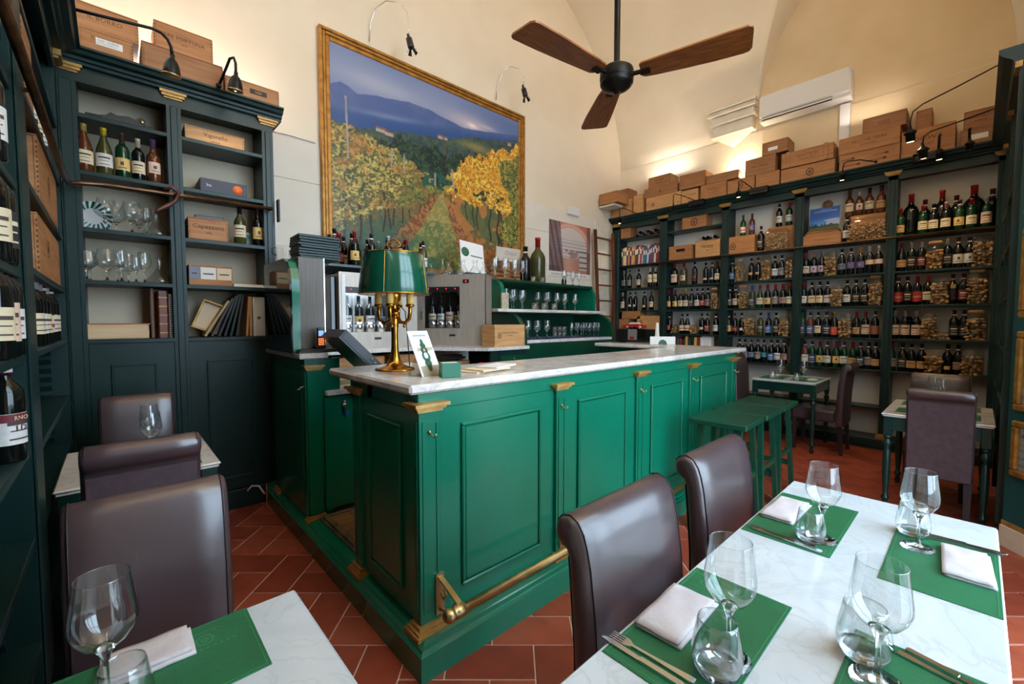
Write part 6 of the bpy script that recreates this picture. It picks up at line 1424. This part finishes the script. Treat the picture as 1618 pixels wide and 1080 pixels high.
# ------------------------------------------------------------------ framed pages on the splayed jamb
def pages(seed):
    def fn(U,V):
        c=np.ones(U.shape+(3,))*np.array((214,216,214))/255
        c=mixc(c,(150,150,152),((V*34%1)<.45)*(vnoise(U,V,60,34,seed)>.3)*(V<.62)*.6); c=mixc(c,(150,110,110),((V>.66)&(V<.92)&(U>.1)&(U<.9))*.8); c=mixc(c,(90,100,120),((V>.66)&(V<.92))*(fbm(U,V,6,6,seed)>.55)*.6)
        return c
    return fn
for i,(z0,z1,lab) in enumerate(((.46,.80,'lowest gilt framed newspaper page on the teal jamb'),(.86,1.34,'second gilt framed page from below on the teal jamb'),(1.42,1.95,'third gilt framed page from below on the teal jamb'),(2.03,2.5,'topmost gilt framed page on the teal jamb'))):
    s0,s1=.05,.50; mid=(s0+s1)/2; p=J0+jd*mid+jn*.016
    t=thing('framed_page',lab,'picture',(p.x,p.y,(z0+z1)/2),math.atan2(jd.y,jd.x),'framed pages on the teal jamb')
    W=s1-s0;H=z1-z0;b=MB()
    for (a0,a1,c0,c1) in ((-W/2,W/2,-H/2,-H/2+.04),(-W/2,W/2,H/2-.04,H/2),(-W/2,-W/2+.04,-H/2+.04,H/2-.04),(W/2-.04,W/2,-H/2+.04,H/2-.04)): b.box(a0,-.028,c0,a1,0,c1,0,.008)
    b.build('gilt_frame',FGOLD,t); o=vcol_plane('print',W-.08,H-.08,pages(60+i),40,40,t); o.location=(0,-.008,0)
    MB().box(-W/2+.04,-.013,-H/2+.04,W/2-.04,-.0115,H/2-.04).build('picture_glass',PANE,t)
# ------------------------------------------------------------------ furniture
def offset2(poly,d):
    n=len(poly);out=[]
    for i in range(n):
        p0,p1,p2=Vector(poly[i-1]),Vector(poly[i]),Vector(poly[(i+1)%n])
        e1=(p1-p0).normalized();e2=(p2-p1).normalized(); nn=(Vector((-e1.y,e1.x))+Vector((-e2.y,e2.x)))
        if nn.length<1e-6: nn=Vector((-e1.y,e1.x))
        nn.normalize(); out.append((p1.x+nn.x*d,p1.y+nn.y*d))
    return out
BACKP=[(.150,.30),(.152,.45),(.157,.60),(.166,.75),(.180,.86),(.190,.905),(.200,.935),(.216,.958),(.238,.968),(.260,.963),(.275,.946),(.278,.924),(.270,.904),(.255,.892),(.243,.886),(.238,.870),(.230,.78),(.220,.65),(.213,.45),(.211,.30)]
def slab(poly,w,r,axis=0):
    """rounded edge slab: outline extruded over width w with softened rims"""
    area_=sum(poly[i-1][0]*poly[i][1]-poly[i][0]*poly[i-1][1] for i in range(len(poly)))
    s=1 if area_>0 else -1
    sec=[(-w/2,r),(-w/2+r*.3,r*.35),(-w/2+r,0),(-w/4,0),(0,0),(w/4,0),(w/2-r,0),(w/2-r*.3,r*.35),(w/2,r)]
    b=MB();v=[];f=[];n=len(poly)
    for x,d in sec:
        for y,z in offset2(poly,s*d): v.append((x,y,z))
    for k in range(len(sec)-1):
        for i in range(n): j=(i+1)%n; f.append((k*n+i,k*n+j,(k+1)*n+j,(k+1)*n+i))
    f.append(tuple(range(n))[::-1]); f.append(tuple(range((len(sec)-1)*n,len(sec)*n)))
    return b.add(v,f,0,True)
def chair(label,loc,rotz,w,h=.968,rear_fabric=True,group='brown leather scroll back chairs'):
    t=thing('dining_chair',label,'chair',loc,rotz,group); s=h/.968
    P=[(y,.30+(z-.30)*((h-.30)/.668)) for y,z in BACKP]
    bk=slab(P,w,.016).build('backrest',LEATHER,t)
    # rear cover panel and stitched seams
    b=MB(); v=[]; 
    for y,z in ((.2135,.31),(.2225,.65),(.2325,.78),(.2405,.868)):
        zz=.30+(z-.30)*((h-.30)/.668); v+=[(-w/2+.012,y+.002,zz),(w/2-.012,y+.002,zz)]
    b.add(v,[(2*k,2*k+1,2*k+3,2*k+2) for k in range(3)]); b.build('rear_cover',FABRIC,bk)
    for sx in (-1,1):
        b=MB(); x=sx*(w/2-.014); pts=[(x,y-.0012,.30+(z-.30)*((h-.30)/.668)) for y,z in BACKP[1:8]]+[(x,y,.30+(z+.0012-.30)*((h-.30)/.668)) for y,z in BACKP[8:11]]
        b.tube(pts,.0016,5).build('stitched_seam',DLEG,bk)
    b=MB(); b.box(-w/2,-.25,.33,w/2,.152,.455,0,.02).build('seat',LEATHER,t)
    for sx in (-1,1):
        MB().bar((sx*(w/2-.025),-.215,.34),(sx*(w/2-.025),-.215,0),(.042,.03),(.042,.03)).build('leg',DLEG,t)
        MB().bar((sx*(w/2-.025),.18,.34),(sx*(w/2-.025),.205,0),(.042,.03),(.042,.03)).build('leg',DLEG,t)
    return t
def at_back(X,Y,a):   # place so the front of the back rest stands at X,Y; a = rotation
    return (X+math.sin(a)*.165, Y-math.cos(a)*.165, 0)
chair('dining chair nearest the camera along the bar side of the marble table',at_back(.955,.545,0),0,.43,.955)
chair('dining chair farther along the bar side of the marble table',at_back(1.585,.565,0),0,.44,.955)
chair('dining chair behind the near left table, its leather front towards the camera',at_back(.053,1.31,0),0,.315,.985)
chair('dining chair seen from behind with roll top, at the left wall table',at_back(.062,1.99,PI),PI,.315,1.0)
chair('dining chair beyond the left wall table against the green cupboards',at_back(.085,3.16,0),0,.325,.985)
chair('dining chair seen from behind at the table by the teal jamb',at_back(4.22,.155,PI/2),PI/2,.345,.93)
chair('dining chair facing the camera beyond the right table, mostly hidden',at_back(5.12,.20,-PI/2),-PI/2,.37,.95)
chair('dining chair with its back to the bar at the far small table',at_back(5.64,1.93,0),0,.40,.985)
chair('dining chair seen from the side, right of the far small table',at_back(5.69,.96,PI),PI,.40,.96)
# tables
TABLEG=mat('table_green_paint',(10,46,40),.32,rgb2=(9,42,36),nscale=4)
def turned_leg(b,x,y,h,s=.05):
    b.box(x-s/2,y-s/2,h-.14,x+s/2,y+s/2,h,0,.003)
    k=s/2
    b.lathe([(k*.7,h-.14),(k*.95,h-.15),(k*.95,h-.16),(k*.6,h-.168),(k*.6,h-.175),(k*1.02,h-.19),(k*1.05,h-.21),(k*.62,h-.235),(k*.85,h-.26),(k*.98,h-.33),(k*.92,h-.45),(k*.66,h-.56),(k*.62,.10),(k*.95,.09),(k*.95,.075),(k*.6,.065),(k*.62,.05),(k*.85,.03),(k*.7,.0)],14,(x,y,0))
def table(label,x0,x1,y0,y1,z,top=MARBLE,th=.022,turned=True,inset=.05,legs=None):
    t=thing('marble_table',label,'table',((x0+x1)/2,(y0+y1)/2,0)); a=(x1-x0)/2; c=(y1-y0)/2
    b=MB(); b.box(-a,-c,z-th*.55,a,c,z,0,.005); b.box(-a+.008,-c+.008,z-th,a-.008,c-.008,z-th*.55); b.build('marble_top',top,t)
    b=MB(); b.box(-a+inset,-c+inset,z-th-.10,a-inset,-c+inset+.022,z-th); b.box(-a+inset,c-inset-.022,z-th-.10,a-inset,c-inset,z-th); b.box(-a+inset,-c+inset,z-th-.10,-a+inset+.022,c-inset,z-th); b.box(a-inset-.022,-c+inset,z-th-.10,a-inset,c-inset,z-th)
    b.build('apron',TABLEG,t)
    for sx in (-1,1):
        for sy in (-1,1):
            b=MB(); q=inset+.018
            if turned: turned_leg(b,sx*(a-q),sy*(c-q),z-th)
            else: b.bar((sx*(a-q),sy*(c-q),z-th),(sx*(a-q),sy*(c-q),0),(.06,.045),(.06,.045))
            b.build('leg',TABLEG,t)
    return t
table('long white marble table laid for four at the right front',.50,2.02,-.066,.490,.75,inset=.09)
table('white marble table corner at the lower left front',-.185,.303,.52,1.107,.75,inset=.06)
table('small white marble table between two chairs along the left wall',-.192,.345,2.36,3.02,.75,top=CMARBLE,turned=False,inset=.025)
table('small far marble table with turned green legs before the bottle shelves',5.36,6.02,1.12,1.74,.75,inset=.012)
table('small marble table behind the chair by the teal jamb',4.17,5.0,-.105,.465,.72,top=CMARBLE,inset=.02)
# bar stools
def stool(label,x,y,rz):
    t=thing('bar_stool',label,'stool',(x,y,0),rz,'green bar stools along the bar')
    MB().box(-.20,-.18,.715,.20,.185,.75,0,.004).build('seat',MGREEN if False else STOOL,t)
    for sx in (-1,1):
        for sy in (-1,1): MB().bar((sx*.13,sy*.12,.715),(sx*.185,sy*.155,0),.042,.03).build('leg',STOOL,t)
    for sx in (-1,1): MB().bar((sx*.165,-.14,.24),(sx*.165,.14,.24),.02,.035).build('stretcher',STOOL,t)
    for sy in (-1,1): MB().bar((-.155,sy*.138,.36),(.155,sy*.138,.36),.02,.035).build('stretcher',STOOL,t)
STOOL=mat('stool_green_paint',(16,66,48),.3,rgb2=(14,61,44),nscale=4)
stool('green bar stool nearest the camera',3.035,1.135,.05); stool('middle green bar stool of the row of three',3.455,1.14,.03); stool('far green bar stool next to the dark chair',3.875,1.145,.02)
# place settings
def mat_(x0,x1,y0,y1,z,label,crest=None,rz=0):
    t=thing('placemat',label,'placemat',((x0+x1)/2,(y0+y1)/2,z),rz,'green leather placemats'); a=(x1-x0)/2;c=(y1-y0)/2
    MB().box(-a,-c,0,a,c,.0022,0,.0008).build('leather',PLACEMAT,t)
    b=MB()
    for (p,q,r_,s) in ((-a+.006,-c+.006,a-.006,-c+.0075),(-a+.006,c-.0075,a-.006,c-.006),(-a+.006,-c+.006,-a+.0075,c-.006),(a-.0075,-c+.006,a-.006,c-.006)): b.box(p,q,.002,r_,s,.0028)
    b.build('edge_stitching',EMBOSS,t)
    if crest:
        cx_,cy_,ro=crest; b=MB()
        R=Matrix.Rotation(ro,2)
        def pt(u,v): q=R@Vector((u,v)); return (cx_+q.x,cy_+q.y,.0027)
        for (r0,r1) in ((.016,.012),(.007,.003)):
            v=[pt(r0*math.cos(2*PI*k/18),r0*1.15*math.sin(2*PI*k/18)) for k in range(18)]+[pt(r1*math.cos(2*PI*k/18),r1*1.15*math.sin(2*PI*k/18)) for k in range(18)]
            b.add(v,[(k,(k+1)%18,18+(k+1)%18,18+k) for k in range(18)])
        for (u0,u1,v0,v1) in ((-.05,.05,.026,.031),(-.03,.03,-.03,-.026)):
            n=9
            for q in range(n): 
                u=u0+(u1-u0)*q/n; b.add([pt(u,v0),pt(u+(u1-u0)/n*.6,v0),pt(u+(u1-u0)/n*.6,v1),pt(u,v1)],[(0,1,2,3)])
        b.build('embossed_crest',EMBOSS,t)
    return t
def napkin(x,y,z,w,d,rz,label):
    t=thing('napkin',label,'napkin',(x,y,z),rz,'folded white napkins'); r=random.Random(int(x*1000)+int(y*999))
    for k in range(2):
        N=10; b=MB(); v=[]
        ox,oy=(.0,.0) if k==0 else (-.004,.005)
        for lay in (0,1):
            for i in range(N+1):
                for j in range(N+1):
                    u=(i/N-.5)*w*(1-.03*k)+ox; q=(j/N-.5)*d*(1-.03*k)+oy
                    e=min(i,N-i,j,N-j)/2.0; puff=.0016*min(1,e)
                    zz=k*.007+(lay*(.0055+puff*1.6) if True else 0)+.0012*math.sin(i*1.1+k*2)*math.cos(j*.9)
                    v.append((u,q,max(zz,.0004+k*.006)))
        M=(N+1)**2; f=[]
        for i in range(N):
            for j in range(N):
                a=i*(N+1)+j; f.append((a,a+1,a+N+2,a+N+1)); f.append((M+a,M+a+N+1,M+a+N+2,M+a+1))
        for i in range(N):
            for (a,b_) in ((i*(N+1),(i+1)*(N+1)),((i+1)*(N+1)+N,i*(N+1)+N),(i+1,i),(N*(N+1)+i,N*(N+1)+i+1)): f.append((a,b_,M+b_,M+a))
        b.add(v,f,0,True); b.build('upper_fold' if k else 'lower_fold',NAPKIN,t)
    return t
def knife(x,y,z,rz,label,L=.215):
    t=thing('table_knife',label,'knife',(x,y,z),rz,'cutlery on the front tables')
    MB().prism([(-L/2,-.004),(-L/2+.005,-.006),(0,-.0055),(.0,.0055),(-L/2+.005,.006),(-L/2,.004)],0,.006,2).build('handle',CHROME,t)
    MB().prism([(0,-.005),(L/2-.02,-.008),(L/2-.004,-.004),(L/2,.002),(L/2-.02,.005),(0,.005)],.0015,.004,2).build('blade_steel',CHROME,t)
def fork(x,y,z,rz,label,L=.205):
    t=thing('table_fork',label,'fork',(x,y,z),rz,'cutlery on the front tables')
    b=MB(); b.prism([(-L/2,-.006),(-L/2+.01,-.007),(0,-.003),(L*.22,-.003),(L*.28,-.010),(L*.33,-.0115),(L*.33,.0115),(L*.28,.010),(L*.22,.003),(0,.003),(-L/2+.01,.007),(-L/2,.006)],.001,.0045,2)
    b.build('handle',CHROME,t); b=MB()
    for q in (-.0095,-.0035,.0025,.0085): b.box(L*.33,q-.0012,.002,L*.5,q+.002,.0045)
    b.build('tines',CHROME,t)
T=.7504; TM=T+.0024
GS='stemmed wine glasses on the laid tables'; TS='stemless tumblers on the laid tables'
mat_(.685,1.108,.262,.480,T,'placemat nearest the camera on the bar side of long table',(.16,.06,-PI/2))
mat_(1.42,1.842,.252,.480,T,'placemat far on the bar side of the long table')
mat_(1.40,1.80,-.062,.150,T,'placemat far on the window side of the long table',(.13,-.05,PI/2-.2))
mat_(.72,1.128,-.062,.152,T,'placemat nearest the camera on the window side of long table',None)
napkin(.892,.424,TM,.195,.098,.03,'folded napkin beside the nearest bar side glass')
napkin(1.665,.419,TM,.215,.092,-.02,'folded napkin on the far bar side placemat')
napkin(1.635,-.005,TM,.205,.092,.05,'folded napkin on the far window side placemat')
knife(.716,.415,TM,PI/2+.02,'inner knife left of the nearest bar side napkin',.17); fork(.738,.405,TM,PI/2+.05,'fork left of the nearest bar side napkin',.17)
knife(1.437,.367,TM,PI/2-.06,'knife on the far bar side placemat',.19); fork(1.455,.38,TM,PI/2-.04,'fork on the far bar side placemat',.18)
knife(1.79,.0,TM,-PI/2+.05,'knife at the right edge of far window side placemat',.16); fork(1.775,.01,TM,-PI/2+.05,'fork at the right edge of far window side placemat',.16)
knife(1.105,.0,TM,-PI/2-.25,'knife on the nearest window side placemat',.15); fork(1.085,.01,TM,-PI/2-.25,'fork on the nearest window side placemat',.15)
glass('wine',.846,.303,TM,'wine glass on the nearest bar side placemat',GS,1.03); glass('tumbler',.796,.305,TM,'tumbler on the nearest bar side placemat',TS,1.1)
glass('wine',1.523,.292,TM,'wine glass on the far bar side placemat',GS,1.0); glass('tumbler',1.495,.315,TM,'tumbler on the far bar side placemat',TS,.98)
glass('wine',1.669,.094,TM,'wine glass on the far window side placemat',GS,.98); glass('tumbler',1.765,.112,TM,'tumbler behind the far window side wine glass',TS,1.02)
glass('wine',.985,.100,TM,'wine glass at the lower right edge of long table',GS,.98,rx=1.05); glass('tumbler',1.045,.128,TM,'tumbler behind the lower right wine glass',TS,1.1)
# near left table
mat_(-.17,.20,.885,1.103,T,'placemat on the lower left table',(.10,.05,PI))
napkin(.03,1.055,TM,.135,.09,.0,'folded napkin on the lower left placemat')
glass('wine',-.028,.972,TM,'large wine glass at the lower left of the picture',GS,1.0,rx=1.02); glass('tumbler',-.008,.925,TM,'tumbler in front of the lower left wine glass',TS,1.0)
knife(-.10,1.0,TM,PI/2,'knife on the lower left placemat',.17)
# left wall table
mat_(-.12,.28,2.40,2.62,T,'placemat on the left wall table behind the roll top chair'); mat_(-.12,.28,2.76,2.98,T,'far placemat on the left wall table')
glass('tumbler',.075,2.60,TM,'upright tumbler on the left wall table',TS,1.05); glass('wine',.115,2.66,TM,'wine glass on the left wall table',GS,.95); glass('wine',.12,2.90,TM,'second wine glass on the left wall table',GS,.95)
# far small table
mat_(5.43,5.83,1.46,1.70,T,'left placemat on the far small table'); mat_(5.43,5.83,1.15,1.39,T,'right placemat on the far small table')
glass('wine',5.50,1.49,TM,'left wine glass on the far small table',GS,.98); glass('wine',5.46,1.26,TM,'right wine glass on the far small table',GS,.98)
glass('tumbler',5.46,1.56,TM,'left tumbler on the far small table',TS,.9); glass('tumbler',5.45,1.32,TM,'right tumbler on the far small table',TS,.9)
napkin(5.72,1.60,TM,.16,.09,0,'left napkin on the far small table'); napkin(5.60,1.20,TM,.16,.08,0,'right napkin on the far small table')
# table by the jamb
T2=.7204
mat_(4.30,4.53,-.04,.40,T2,'near placemat on the table by the teal jamb'); mat_(4.70,4.93,-.04,.40,T2,'far placemat on the table by the teal jamb')
glass('wine',4.86,.22,T2+.0024,'left wine glass on the table by the teal jamb',GS,1.0); glass('wine',4.74,.17,T2+.0024,'right wine glass on the table by the teal jamb',GS,1.0); glass('tumbler',4.80,.12,T2+.0024,'tumbler on the table by the teal jamb',TS,1.0)
# cables on the floor by the bar plinth
tag(MB().tube([(.70,3.70,.12),(.73,3.69,.155),(.77,3.66,.15),(.80,3.63,.09)],.007,6).build('white_cable',WHITEP),'short white cable end at the cupboard foot near the bar plinth','cable')
tag(MB().tube([(.83,3.70,.14),(.815,3.64,.06),(.80,3.56,.01),(.802,3.50,.006)],.004,6).build('red_cable',mat('red_cable',(190,80,70),.5)),'thin red cable running down the bar plinth to the floor','cable')
